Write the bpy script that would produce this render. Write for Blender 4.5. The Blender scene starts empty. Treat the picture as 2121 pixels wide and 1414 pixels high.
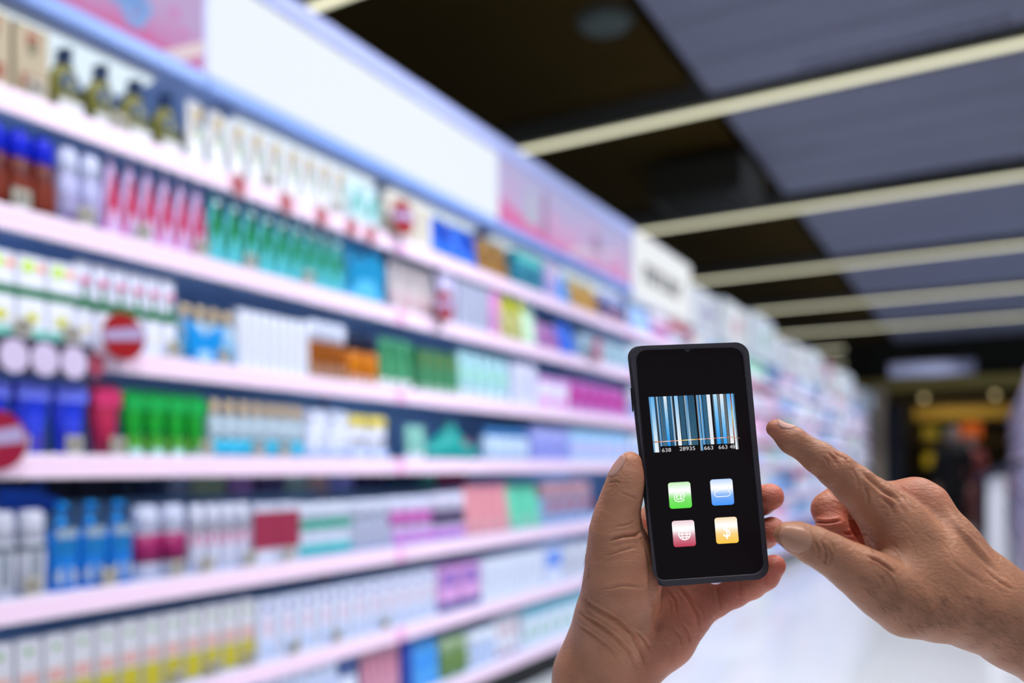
import bpy, bmesh, math, random
import numpy as np
from mathutils import Vector, Matrix

S = bpy.context.scene
COL = S.collection
random.seed(7)

# ------------------------------------------------------------------ camera, world, lights, exposure
F = 1722.0                       # focal length in pixels of the 2121 px wide frame
CX, CY = 1060.5, 965.0           # principal column, horizon row (shift lens)
YAW = math.radians(29.8)
EYE = 1.12
D = 2.0                          # distance from the camera to the shelf front
RT = np.array([math.cos(YAW), math.sin(YAW), 0.0])
FW = np.array([-math.sin(YAW), math.cos(YAW), 0.0])
UP = np.array([0.0, 0.0, 1.0])
C0 = np.array([0.0, 0.0, EYE])

cam = bpy.data.cameras.new('camera')
cam.sensor_width = 36.0
cam.lens = 36.0 * F / 2121.0
cam.shift_y = (CY - 707.0) / 2121.0
cam.clip_start = 0.02
cam.dof.use_dof = True
cam.dof.focus_distance = 0.542
cam.dof.aperture_fstop = cam.lens / 1000.0 / 0.0120
camo = bpy.data.objects.new('camera', cam)
COL.objects.link(camo)
camo.location = (0, 0, EYE)
camo.rotation_euler = (math.pi / 2, 0, YAW)
S.camera = camo

S.view_settings.view_transform = 'Standard'
S.view_settings.look = 'None'
S.view_settings.gamma = 1.0
S.view_settings.use_curve_mapping = False
S.view_settings.exposure = 0.0
S.cycles.max_bounces = 6
S.cycles.use_denoising = True
S.cycles.sample_clamp_indirect = 6.0

W = bpy.data.worlds.new('shop_ambient')
S.world = W
W.use_nodes = True
bg = W.node_tree.nodes['Background']
bg.inputs[0].default_value = (0.80, 0.88, 1.0, 1)
bg.inputs[1].default_value = 0.52

WASH_TILT, WASH_W, DOWN_W = 35.0, 62.0, 26.0
STRIP_L = 1.5                    # radiance of the ceiling strips


# ------------------------------------------------------------------ materials
def lin(c):
    if isinstance(c, str):
        c = c.lstrip('#')
        c = [int(c[i:i + 2], 16) for i in (0, 2, 4)]
    return tuple(((v / 255.0) / 12.92) if v / 255.0 <= 0.04045 else ((v / 255.0 + 0.055) / 1.055) ** 2.4 for v in c)


MATS = {}


def mat(color, rough=0.5, metal=0.0, emit=0.0, name=None, noise=0.0, nscale=20.0, coat=0.0):
    key = (str(color), rough, metal, emit, noise, nscale, coat)
    if key in MATS:
        return MATS[key]
    c = lin(color)
    m = bpy.data.materials.new(name or 'paint')
    m.use_nodes = True
    nt = m.node_tree
    b = nt.nodes['Principled BSDF']
    b.inputs['Base Color'].default_value = (*c, 1)
    b.inputs['Roughness'].default_value = rough
    b.inputs['Metallic'].default_value = metal
    b.inputs['Specular IOR Level'].default_value = 0.25
    b.inputs['Coat Weight'].default_value = coat
    if emit:
        b.inputs['Emission Color'].default_value = (*c, 1)
        b.inputs['Emission Strength'].default_value = emit
        b.inputs['Base Color'].default_value = (0.02, 0.02, 0.02, 1)
    if noise:
        tc = nt.nodes.new('ShaderNodeTexCoord')
        n = nt.nodes.new('ShaderNodeTexNoise')
        n.inputs['Scale'].default_value = nscale
        r = nt.nodes.new('ShaderNodeMix')
        r.data_type = 'RGBA'
        r.inputs['A'].default_value = (*[v * (1 - noise) for v in c], 1)
        r.inputs['B'].default_value = (*[min(1, v * (1 + noise)) for v in c], 1)
        nt.links.new(tc.outputs['Object'], n.inputs['Vector'])
        nt.links.new(n.outputs['Fac'], r.inputs['Factor'])
        nt.links.new(r.outputs['Result'], b.inputs['Base Color'])
    MATS[key] = m
    return m


def attr_emit(name, strength):
    """self-lit screen graphics coloured per face corner"""
    m = bpy.data.materials.new(name)
    m.use_nodes = True
    nt = m.node_tree
    b = nt.nodes['Principled BSDF']
    a = nt.nodes.new('ShaderNodeAttribute')
    a.attribute_name = 'Col'
    b.inputs['Base Color'].default_value = (0.01, 0.01, 0.01, 1)
    b.inputs['Roughness'].default_value = 0.2
    nt.links.new(a.outputs['Color'], b.inputs['Emission Color'])
    b.inputs['Emission Strength'].default_value = strength
    return m


# ------------------------------------------------------------------ helpers
def tag(o, label=None, cat=None, group=None, kind=None):
    if label: o['label'] = label
    if cat: o['category'] = cat
    if group: o['group'] = group
    if kind: o['kind'] = kind
    return o


def empty(name, loc=(0, 0, 0), rz=0.0):
    o = bpy.data.objects.new(name, None)
    COL.objects.link(o)
    o.location = loc
    o.rotation_euler = (0, 0, rz)
    o.empty_display_size = 0.05
    return o


def mk(name, bm, m, parent=None, smooth=False, loc=None):
    me = bpy.data.meshes.new(name)
    bm.normal_update()
    bm.to_mesh(me)
    bm.free()
    if smooth:
        for p in me.polygons:
            p.use_smooth = True
    for x in (m if isinstance(m, (list, tuple)) else [m]):
        me.materials.append(x)
    o = bpy.data.objects.new(name, me)
    COL.objects.link(o)
    if parent: o.parent = parent
    if loc is not None: o.location = loc
    return o


def box(bm, x0, x1, y0, y1, z0, z1, bev=0.0, mi=0):
    vs = [bm.verts.new(p) for p in ((x0, y0, z0), (x1, y0, z0), (x1, y1, z0), (x0, y1, z0),
                                    (x0, y0, z1), (x1, y0, z1), (x1, y1, z1), (x0, y1, z1))]
    fs = [bm.faces.new([vs[i] for i in q]) for q in ((0, 3, 2, 1), (4, 5, 6, 7), (0, 1, 5, 4), (1, 2, 6, 5), (2, 3, 7, 6), (3, 0, 4, 7))]
    for f in fs: f.material_index = mi
    if bev:
        es = list({e for f in fs for e in f.edges})
        bmesh.ops.bevel(bm, geom=es, offset=bev, segments=2, affect='EDGES')
    return bm


def bx(*a, **k):
    return box(bmesh.new(), *a, **k)


def struct(name, bm, m):
    o = mk(name, bm, m)
    o['kind'] = 'structure'
    return o


def loft(bm, secs, n=20, cx=0.0, cy=0.0, caps=True):
    """secs: (z, half width y, half depth x, exponent, x offset)"""
    rings = []
    for s in secs:
        z, wy, wx, e = s[:4]
        ox = s[4] if len(s) > 4 else 0.0
        ring = []
        for i in range(n):
            t = 2 * math.pi * (i + 0.5) / n
            c, q = math.cos(t), math.sin(t)
            x = wx * math.copysign(abs(c) ** (2.0 / e), c)
            y = wy * math.copysign(abs(q) ** (2.0 / e), q)
            ring.append(bm.verts.new((cx + ox + x, cy + y, z)))
        rings.append(ring)
    for a, b in zip(rings, rings[1:]):
        for i in range(n):
            j = (i + 1) % n
            bm.faces.new((a[i], a[j], b[j], b[i]))
    if caps:
        bm.faces.new(rings[0][::-1])
        bm.faces.new(rings[-1])
    return bm


def prism_yz(bm, poly, x0, x1):
    """polygon in (y,z), extruded between x0 (back) and x1 (front)"""
    f = [bm.verts.new((x1, y, z)) for y, z in poly]
    b = [bm.verts.new((x0, y, z)) for y, z in poly]
    n = len(poly)
    bm.faces.new(f)
    bm.faces.new(b[::-1])
    for i in range(n):
        j = (i + 1) % n
        bm.faces.new((f[j], f[i], b[i], b[j]))
    bmesh.ops.recalc_face_normals(bm, faces=bm.faces[:])
    return bm


def pz(px, py, X=-D):
    """world Y and Z of the point of the plane x = X that the pixel shows"""
    u = (px - CX) / F
    v = (CY - py) / F
    d = FW + u * RT + v * UP
    t = X / d[0]
    return t * d[1], EYE + t * v * 1.0


def P(px, py, d):
    """camera-space point (right, up, forward) for a pixel at depth d"""
    return np.array([(px - CX) / F * d, (CY - py) / F * d, d])


def toW(p):
    p = np.asarray(p, float)
    return C0 + p[..., 0:1] * RT + p[..., 1:2] * UP + p[..., 2:3] * FW


# ------------------------------------------------------------------ building: floor, ceiling, end wall
def floor_mat():
    m = bpy.data.materials.new('polished_floor')
    m.use_nodes = True
    nt = m.node_tree
    b = nt.nodes['Principled BSDF']
    tc = nt.nodes.new('ShaderNodeTexCoord')
    br = nt.nodes.new('ShaderNodeTexBrick')
    br.offset = 0
    br.inputs['Scale'].default_value = 1.0
    br.inputs['Brick Width'].default_value = 0.6
    br.inputs['Row Height'].default_value = 0.6
    br.inputs['Mortar Size'].default_value = 0.004
    br.inputs['Color1'].default_value = (*lin('#dde0e6'), 1)
    br.inputs['Color2'].default_value = (*lin('#d2d6de'), 1)
    br.inputs['Mortar'].default_value = (*lin('#bcc1cb'), 1)
    nt.links.new(tc.outputs['Object'], br.inputs['Vector'])
    nt.links.new(br.outputs['Color'], b.inputs['Base Color'])
    b.inputs['Roughness'].default_value = 0.16
    b.inputs['Coat Weight'].default_value = 0.3
    b.inputs['Coat Roughness'].default_value = 0.12
    return m


CH = EYE + 2.5       # ceiling height
struct('floor', bx(-6.0, 7.0, -4.0, 18.2, -0.1, 0.0), floor_mat())
struct('floor_far', bx(-6.0, 7.0, 18.2, 27.0, -0.1, -0.0), mat('#4a4636', 0.5, noise=0.15, nscale=3))
struct('ceiling', bx(-6.0, 7.0, -4.0, 27.0, CH + 0.12, CH + 0.2), mat('#0d0e0b', 0.9, noise=0.2, nscale=4))
struct('wall_far', bx(-6.0, 7.0, 23.6, 23.8, 0.0, CH + 0.12), mat('#2b2413', 0.8, noise=0.3, nscale=2))
struct('wall_left', bx(-2.75, -2.6, -4.0, 18.2, 0.0, EYE + 1.3), mat('#2c2918', 0.8))

m_olive = mat('#2e230a', 1.0, noise=0.18, nscale=1.5)
m_olive.node_tree.nodes['Principled BSDF'].inputs['Specular IOR Level'].default_value = 0.05
m_gray = mat('#6c6f80', 0.75, noise=0.10, nscale=1.2)
m_black = mat('#050505', 0.9)
m_strip = mat('#f2efcf', 0.5, emit=STRIP_L, name='tube_diffuser')
m_housing = mat('#8e8f7c', 0.6)
STEP = 2.6
kk = 0
for k in range(-2, 9):
    y = 3.10 + STEP * k + (0.26 if k == 0 else 0.0)          # the strip of this period
    # panels between this strip and the next black slot
    o = struct('ceiling_panel', bx(-6.0, -1.68, y + 0.10, y + STEP - 0.62, CH - 0.0, CH + 0.05), m_olive)
    o = struct('ceiling_panel', bx(-1.60, 7.0, y + 0.10, y + STEP - 0.52, CH - 0.03, CH + 0.03), m_gray)
    for q in range(3):
        yy = y + 0.62 + 0.5 * q
        struct('trim_%d' % (kk + 1), bx(-1.60, 7.0, yy, yy + 0.02, CH - 0.036, CH - 0.029), mat('#62646f', 0.8)); kk += 1
    b = empty('ceiling_beam', (0, y - 0.34, CH + 0.02))
    b['kind'] = 'structure'
    o = mk('ceiling_beam_body', bx(-6.0, 7.0, -0.16, 0.30, -0.02, 0.1), m_black, b)
    o['kind'] = 'structure'
    t = empty('strip_light', (0, y, CH - 0.02))
    mk('housing', bx(-5.5, 6.6, -0.035, 0.06, 0.0, 0.06, bev=0.005), m_housing, t)
    mk('diffuser', bx(-5.4, 6.5, -0.024, 0.020, -0.022, 0.004, bev=0.006), m_strip, t)
    names = {0: 'cream strip light hidden mostly behind the white lightbox top edge',
             1: 'brightest and nearest cream strip light crossing the dark ceiling',
             2: 'second visible cream strip light behind the nearest ceiling one',
             3: 'third visible strip light across the ceiling, reaching the first white sign box',
             4: 'fourth visible strip light across the dark ceiling',
             5: 'fifth visible strip light, thin and dim, across the ceiling',
             6: 'sixth visible strip light, very thin, near the far end of the ceiling',
             7: 'seventh visible strip light, hardly wider than a line, by the far end',
             8: 'farthest strip light right above the far shop entrance'}
    tag(t, names.get(k, 'strip light on the ceiling %s the photographer' % ('straight above' if k == -1 else 'behind')), 'ceiling light', 'ceiling strip lights')

# louvred lamps added in the black slots to brighten the shelves and the floor
for k in range(-1, 6):
    yb = 3.10 + STEP * k - 0.28
    for (x, tilt, pw, nm) in ((-0.45, WASH_TILT, WASH_W, 'washer'), (0.75, 0.0, DOWN_W, 'downlight')):
        t = empty('louvre_lamp', (x, yb, CH - 0.012))
        mk('housing', bx(-0.58, 0.58, -0.10, 0.10, -0.012, 0.010, bev=0.003), mat('#0c0c0c', 0.6), t)
        bm = bmesh.new()
        for q in range(10): box(bm, -0.542 + 0.12 * q, -0.538 + 0.12 * q, -0.09, 0.09, -0.026, -0.010)
        box(bm, -0.56, 0.56, -0.094, -0.090, -0.026, -0.010); box(bm, -0.56, 0.56, 0.090, 0.094, -0.026, -0.010)
        mk('louvre', bm, mat('#0c0c0c', 0.4), t)
        ld = bpy.data.lights.new('lamp', 'AREA'); ld.shape = 'RECTANGLE'; ld.size = 1.15; ld.size_y = 0.16
        ld.energy = pw * (0.5 if k < 0 else 1.0); ld.color = (0.88, 0.93, 1.0) if nm == 'washer' else (1.0, 0.97, 0.94); ld.spread = math.radians(112)
        lo_ = bpy.data.objects.new('lamp', ld); COL.objects.link(lo_); lo_.parent = t
        lo_.location = (0, 0, -0.032); lo_.rotation_euler = (0, math.radians(tilt), 0)
        tag(t, 'dark louvred ceiling %s in the slot %s' % (nm, ['above the camera', 'hidden behind the white lightbox', 'before the nearest strip light', 'before the second strip light', 'before the third strip light', 'before the fourth strip light', 'before the fifth strip light', 'before the sixth strip light'][k + 1]), 'ceiling lamp', 'louvred ceiling lamps')

# LED panels added overhead, out of view, to light the hands and shelf fronts
for i, (x, y, e) in enumerate(((-0.95, 1.0, 15.0), (0.9, 1.9, 15.0), (-0.3, -1.2, 0.5))):
    t = empty('ceiling_panel_light', (x, y, CH - 0.09))
    mk('frame', bx(-0.63, 0.63, -0.33, 0.33, 0.0, 0.05, bev=0.004), mat('#d8d8d8', 0.5), t)
    mk('diffuser', bx(-0.60, 0.60, -0.30, 0.30, -0.008, 0.0), mat('#fdf6ec', 0.5, emit=e), t)
    tag(t, 'square LED ceiling panel above the aisle, %s' % ['left ahead', 'right ahead', 'behind the photographer'][i], 'ceiling light', 'LED ceiling panels')

# things on the ceiling
t = empty('air_conditioner', (-1.95, 6.75, CH - 0.36))
mk('body', bx(-0.45, 0.30, -0.35, 0.35, 0.0, 0.30, bev=0.03), mat('#15140f', 0.6), t)
for x in (-0.3, 0.15): mk('hanger', bx(x - 0.01, x + 0.01, -0.01, 0.01, 0.298, 0.362), mat('#15140f', 0.6), t)
mk('side_panel', bx(0.302, 0.312, -0.33, 0.33, 0.02, 0.28), mat('#4a4a45', 0.6), t)
mk('grille', bx(-0.35, 0.2, -0.25, 0.25, -0.012, 0.0), mat('#0a0a08', 0.8), t)
tag(t, 'black box unit hanging under the olive ceiling above the pink lightbox', 'air conditioner')
t = empty('ceiling_speaker', (-1.86, 4.30, CH - 0.03))
bm = bmesh.new(); loft(bm, [(0.0, 0.15, 0.15, 2), (0.03, 0.17, 0.17, 2)], 28); mk('rim', bm, mat('#20241f', 0.6), t)
bm = bmesh.new(); loft(bm, [(-0.012, 0.11, 0.11, 2), (0.0, 0.13, 0.13, 2)], 28); mk('grille', bm, mat('#3a4440', 0.6), t)
tag(t, 'faint round grey fitting on the olive ceiling near the top edge', 'ceiling speaker')

# ------------------------------------------------------------------ shelving units
ZR = [0.864, 0.586, 0.278, 0.0, -0.345, -0.658, -0.950]     # rail centres relative to the eye
ZS = [z + EYE + 0.030 for z in ZR]                          # shelf top surfaces
def rail_mat():
    m = bpy.data.materials.new('price_rail')
    m.use_nodes = True
    nt = m.node_tree
    b = nt.nodes['Principled BSDF']
    b.inputs['Roughness'].default_value = 0.35
    tc = nt.nodes.new('ShaderNodeTexCoord')
    sp = nt.nodes.new('ShaderNodeSeparateXYZ')
    r = nt.nodes.new('ShaderNodeValToRGB')
    mr = nt.nodes.new('ShaderNodeMapRange')
    mr.inputs['From Min'].default_value = -0.03
    mr.inputs['From Max'].default_value = 0.03
    r.color_ramp.elements[0].color = (*lin('#efe4f2'), 1)
    r.color_ramp.elements[1].color = (*lin('#ece2f2'), 1)
    e = r.color_ramp.elements.new(0.25); e.color = (*lin('#efd0ec'), 1)
    e = r.color_ramp.elements.new(0.75); e.color = (*lin('#eccfe9'), 1)
    nt.links.new(tc.outputs['Object'], sp.inputs[0])
    nt.links.new(sp.outputs['Z'], mr.inputs['Value'])
    nt.links.new(mr.outputs[0], r.inputs[0])
    nt.links.new(r.outputs[0], b.inputs['Base Color'])
    return m


m_rail = rail_mat()
m_board = mat('#bfd9ff', 0.5)
m_back = mat('#a3cbff', 0.6, noise=0.25, nscale=2.5)
m_post = mat('#c3cbe4', 0.4)
m_clip = mat('#f3a3dd', 0.4)
m_kick = mat('#0b0d12', 0.5)
ord_ = ['nearest', 'second nearest', 'third', 'fourth', 'fifth', 'sixth', 'last and farthest']
ys = [0.2, 2.63, 5.07] + [5.07 + 2.17 * i for i in range(1, 7)]
ys[-1] = 18.09
for i in range(len(ys) - 1):
    y0, y1 = ys[i], ys[i + 1]
    L = y1 - y0
    t = empty('shelving_unit', (-D, y0, 0))
    mk('back_panel', bx(-0.47, -0.44, 0.0, L - 0.004, 0.08, EYE + 1.095), m_back, t)
    mk('plinth', bx(-0.44, -0.05, 0.0, L - 0.004, 0.0, ZS[6] - 0.062), m_kick, t)
    mk('upright', bx(-0.44, -0.40, 0.001, 0.035, 0.08, EYE + 1.095), m_post, t)
    for j, z in enumerate(ZS):
        dz = 0.0
        sh = mk('shelf', bx(-0.44, -0.012, 0.002, L - 0.006, -0.025, -0.001), m_board, t, loc=(0, 0, z))
        mk('price_rail', bx(-0.012, 0.0, 0.002, L - 0.006, -0.030, 0.030, bev=0.003), m_rail, sh, loc=(0, 0, -0.030))
        if i < 6:
            c = mk('joint_clip', bx(-0.002, 0.006, L - 0.036, L - 0.008, -0.027, 0.027, bev=0.002), m_clip, sh, loc=(0, 0, -0.030))
    tag(t, ['white seven-tier shelving unit nearest, under the blank white lightbox',
            'white seven-tier shelving unit left of the phone, under the small pink lightbox',
            'white shelving unit behind the phone, under the square sign with dark lettering',
            'white shelving unit right of the phone top, fourth along the aisle',
            'white shelving unit behind the raised index fingertip, fifth along the aisle',
            'white shelving unit with the magenta disc sign, sixth along the aisle',
            'white shelving unit second to last along the aisle',
            'white shelving unit at the far end of the aisle beside the dark column'][i], 'shelving unit', 'shelving along the left of the aisle')

# ------------------------------------------------------------------ header lightboxes
def panel_mat(kind):
    m = bpy.data.materials.new('lightbox_' + kind)
    m.use_nodes = True
    nt = m.node_tree
    b = nt.nodes['Principled BSDF']
    b.inputs['Base Color'].default_value = (0.05, 0.05, 0.05, 1)
    b.inputs['Roughness'].default_value = 0.9
    b.inputs['Specular IOR Level'].default_value = 0.1
    if kind == 'white':
        b.inputs['Emission Color'].default_value = (*lin('#eaf1f8'), 1)
        b.inputs['Emission Strength'].default_value = 0.97
        return m
    tc = nt.nodes.new('ShaderNodeTexCoord')
    sp = nt.nodes.new('ShaderNodeSeparateXYZ')
    nt.links.new(tc.outputs['Object'], sp.inputs[0])
    n = nt.nodes.new('ShaderNodeTexNoise')
    n.inputs['Scale'].default_value = 5.0
    nt.links.new(tc.outputs['Object'], n.inputs['Vector'])
    ad = nt.nodes.new('ShaderNodeMath'); ad.operation = 'MULTIPLY_ADD'
    ad.inputs[1].default_value = 0.35
    nt.links.new(n.outputs['Fac'], ad.inputs[0])
    nt.links.new(sp.outputs['Z'], ad.inputs[2])
    r = nt.nodes.new('ShaderNodeValToRGB')
    ad.inputs[1].default_value = 0.12 if kind == 'pink_big' else 0.35
    r.color_ramp.elements[0].position = 0.07 if kind == 'pink_big' else 0.14
    r.color_ramp.elements[0].color = (*lin('#d4569f' if kind == 'pink_big' else '#e273b8'), 1)
    r.color_ramp.elements[1].position = 0.20 if kind == 'pink_big' else 0.44
    r.color_ramp.elements[1].color = (*lin('#bd9fd2' if kind == 'pink_big' else '#b4b2e0'), 1)
    e = r.color_ramp.elements.new(0.12 if kind == 'pink_big' else 0.26); e.color = (*lin('#c77fbd' if kind == 'pink_big' else '#d3a6d6'), 1)
    nt.links.new(ad.outputs[0], r.inputs[0])
    nt.links.new(r.outputs[0], b.inputs['Emission Color'])
    b.inputs['Emission Strength'].default_value = 0.86
    return m


m_frame = mat('#c6cfee', 0.4)
m_lower = mat('#7d9ad8', 0.4)
HB, HT = EYE + 1.155, EYE + 1.548


def flower(bm, cy, cz, r, x, n=6):
    for k in range(n):
        a = 2 * math.pi * k / n
        pc = (cy + r * 0.6 * math.cos(a), cz + r * 0.6 * math.sin(a))
        prism_yz(bm, [(pc[0] + r * 0.42 * math.cos(q), pc[1] + r * 0.42 * math.sin(q)) for q in [2 * math.pi * i / 12 for i in range(12)]], x - 0.002, x)


def lightbox(y0, y1, kind, label, zt=HT, zb=HB):
    t = empty('lightbox_sign', (-D, y0, zb))
    L, H = y1 - y0, zt - zb
    mk('case', bx(-0.42, -0.012, 0.0, L, 0.0, H, bev=0.004), m_frame, t)
    mk('front_panel', bx(-0.012, -0.004, 0.012, L - 0.012, 0.004, H - 0.075), panel_mat(kind), t)
    mk('top_trim', bx(-0.012, 0.008, 0.0, L, H - 0.074, H, bev=0.004), mat('#a4addb', 0.6), t)
    mk('bottom_trim', bx(-0.03, 0.004, 0.0, L, -0.045, 0.003, bev=0.004), m_lower, t)
    tag(t, label, 'lightbox', 'lightboxes above the shelves')
    return t


Y1, _ = pz(430, 100)
Y2, _ = pz(1034, 400)
Y3, _ = pz(1309, 500)
t = lightbox(0.35, Y1, 'pink_big', 'large pink lightbox poster with blue blossoms at the top left')
bm = bmesh.new()
for (cy, cz, r) in ((1.04, 0.10, 0.035), (1.09, 0.065, 0.040), (1.08, 0.125, 0.035), (1.12, 0.10, 0.03), (1.02, 0.155, 0.035), (1.11, 0.16, 0.03)):
    flower(bm, cy, cz, r, 0.001)
mk('printed_blossom', bm, mat('#7fa9ec', 0.5, emit=0.8), t)
bm = bmesh.new()
for (cy, cz, r) in ((1.22, 0.13, 0.02), (1.25, 0.09, 0.016), (1.20, 0.07, 0.014)):
    flower(bm, cy, cz, r, 0.001)
mk('printed_blossom', bm, mat('#d488c9', 0.5, emit=0.8), t)
bm = bmesh.new(); prism_yz(bm, [(1.18, 0.004), (1.25, 0.006), (L1 := Y1 - 0.35 - 0.012, 0.055), (L1, 0.095)], -0.004, 0.001)
mk('printed_ribbon', bm, mat('#e6cfd6', 0.5, emit=0.85), t)
lightbox(Y1 + 0.004, Y2, 'white', 'long blank glowing white lightbox above the second stretch of shelves')
t = lightbox(Y2 + 0.004, Y3, 'pink_small', 'pale pink lightbox poster with faint bottles, right of the blank white one')
bm = bmesh.new()
loft(bm, [(0.06, 0.07, 0.004, 2.5), (0.16, 0.06, 0.004, 2.5), (0.24, 0.03, 0.004, 2.5)], 16, cx=-0.002, cy=0.32)
mk('printed_bottle', bm, mat('#b9bfd8', 0.5, emit=0.85), t)
bm = bmesh.new()
loft(bm, [(0.05, 0.035, 0.004, 2.5), (0.18, 0.03, 0.004, 2.5), (0.27, 0.025, 0.004, 2.5)], 16, cx=-0.002, cy=0.47)
mk('printed_bottle', bm, mat('#a58bb8', 0.5, emit=0.8), t)
bm = bmesh.new()
loft(bm, [(0.10, 0.09, 0.004, 2.5), (0.17, 0.05, 0.004, 2.5), (0.21, 0.03, 0.004, 2.5)], 16, cx=-0.002, cy=1.12)
mk('printed_bottle', bm, mat('#a58bb8', 0.5, emit=0.8), t)
bm = bmesh.new(); prism_yz(bm, [(0.72, 0.03), (0.80, 0.02), (1.2, 0.10), (1.55, 0.19), (1.3, 0.15), (0.95, 0.09)], -0.004, 0.001)
mk('printed_ribbon', bm, mat('#e0cfe6', 0.5, emit=0.85), t)
bm = bmesh.new(); prism_yz(bm, [(0.012, 0.004), (0.80, 0.004), (0.45, 0.05), (0.16, 0.09), (0.012, 0.12)], -0.0042, -0.002)
mk('printed_corner', bm, mat('#e56fb4', 0.5, emit=0.85), t)

# square sign with dark lettering and the run of small white signs behind it
Y4, _ = pz(1432, 600)
t = empty('sign_box', (-D, Y3 + 0.05, HB - 0.055))
L = Y4 - Y3 - 0.05
mk('case', bx(-0.4, -0.01, 0.0, L, 0.0, 0.455, bev=0.004), mat('#eef0f5', 0.4), t)
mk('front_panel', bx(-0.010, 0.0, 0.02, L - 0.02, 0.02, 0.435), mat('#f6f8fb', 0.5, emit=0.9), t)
bm = bmesh.new()
x = 0.16
rr = random.Random(3)
for k in range(7):          # heavy block lettering, too blurred in the photo to read
    w = 0.085
    box(bm, 0.0, 0.003, x, x + 0.045, 0.14, 0.26)
    if k % 2: box(bm, 0.0, 0.0028, x + 0.03, x + w, 0.14, 0.175)
    else: box(bm, 0.0, 0.0028, x + 0.03, x + w, 0.225, 0.26)
    if k % 3 == 1: box(bm, 0.0, 0.0026, x + w - 0.02, x + w, 0.14, 0.26)
    x += 0.115
mk('lettering', bm, mat('#0c1626', 0.8), t)
tag(t, 'square white sign box with one line of dark blurred lettering', 'sign', 'white signs on top of the shelving')
y = Y4 + 0.12
k = 0
names = 'first second third fourth fifth sixth seventh eighth ninth tenth eleventh twelfth thirteenth fourteenth fifteenth'.split()
while y < 17.6:
    L = 0.62 + 0.16 * (k % 3)
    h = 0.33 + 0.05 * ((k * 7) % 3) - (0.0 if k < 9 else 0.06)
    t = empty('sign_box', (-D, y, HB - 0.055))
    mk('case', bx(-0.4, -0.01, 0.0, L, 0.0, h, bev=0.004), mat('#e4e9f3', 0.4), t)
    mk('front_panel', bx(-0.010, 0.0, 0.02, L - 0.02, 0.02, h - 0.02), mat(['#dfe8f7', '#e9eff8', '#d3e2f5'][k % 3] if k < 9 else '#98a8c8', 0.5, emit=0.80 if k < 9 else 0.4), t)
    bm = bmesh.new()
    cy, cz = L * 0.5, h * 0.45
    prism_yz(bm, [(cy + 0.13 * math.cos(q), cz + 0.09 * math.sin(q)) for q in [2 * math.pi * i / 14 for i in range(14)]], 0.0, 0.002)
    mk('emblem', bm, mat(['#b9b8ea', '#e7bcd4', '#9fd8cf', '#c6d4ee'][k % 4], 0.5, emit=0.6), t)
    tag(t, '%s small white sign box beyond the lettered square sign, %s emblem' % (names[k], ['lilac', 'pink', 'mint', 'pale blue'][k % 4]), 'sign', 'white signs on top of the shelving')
    y += L + 0.22
    k += 1

# lamps under the lightboxes
for i, (a, b_) in enumerate(((0.35, 1.56), (Y1 + 0.16, 2.55), (2.62, 3.28), (Y2 + 0.05, 4.1), (4.15, 5.0))):
    t = empty('shelf_lamp', (-D - 0.16, a, HB - 0.05))
    mk('housing', bx(-0.12, 0.10, 0.0, b_ - a, 0.0, 0.04, bev=0.003), mat('#cfd8ea', 0.4), t)
    mk('diffuser', bx(-0.11, 0.09, 0.01, b_ - a - 0.01, -0.012, 0.0), mat('#e2f1fb', 0.5, emit=1.05), t)
    tag(t, 'glowing shelf lamp under the ' + ['big pink lightbox', 'left half of the blank lightbox', 'right half of the blank lightbox', 'left half of the small pink lightbox', 'right half of the small pink lightbox'][i], 'shelf lamp', 'lamps under the lightboxes')

# ------------------------------------------------------------------ products
def dup(root):
    r = root.copy()
    COL.objects.link(r)
    for ch in root.children:
        c = ch.copy()
        COL.objects.link(c)
        c.parent = r
    return r


def circ(cy, cz, ry, rz, n=16):
    return [(cy + ry * math.cos(2 * math.pi * i / n), cz + rz * math.sin(2 * math.pi * i / n)) for i in range(n)]


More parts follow.
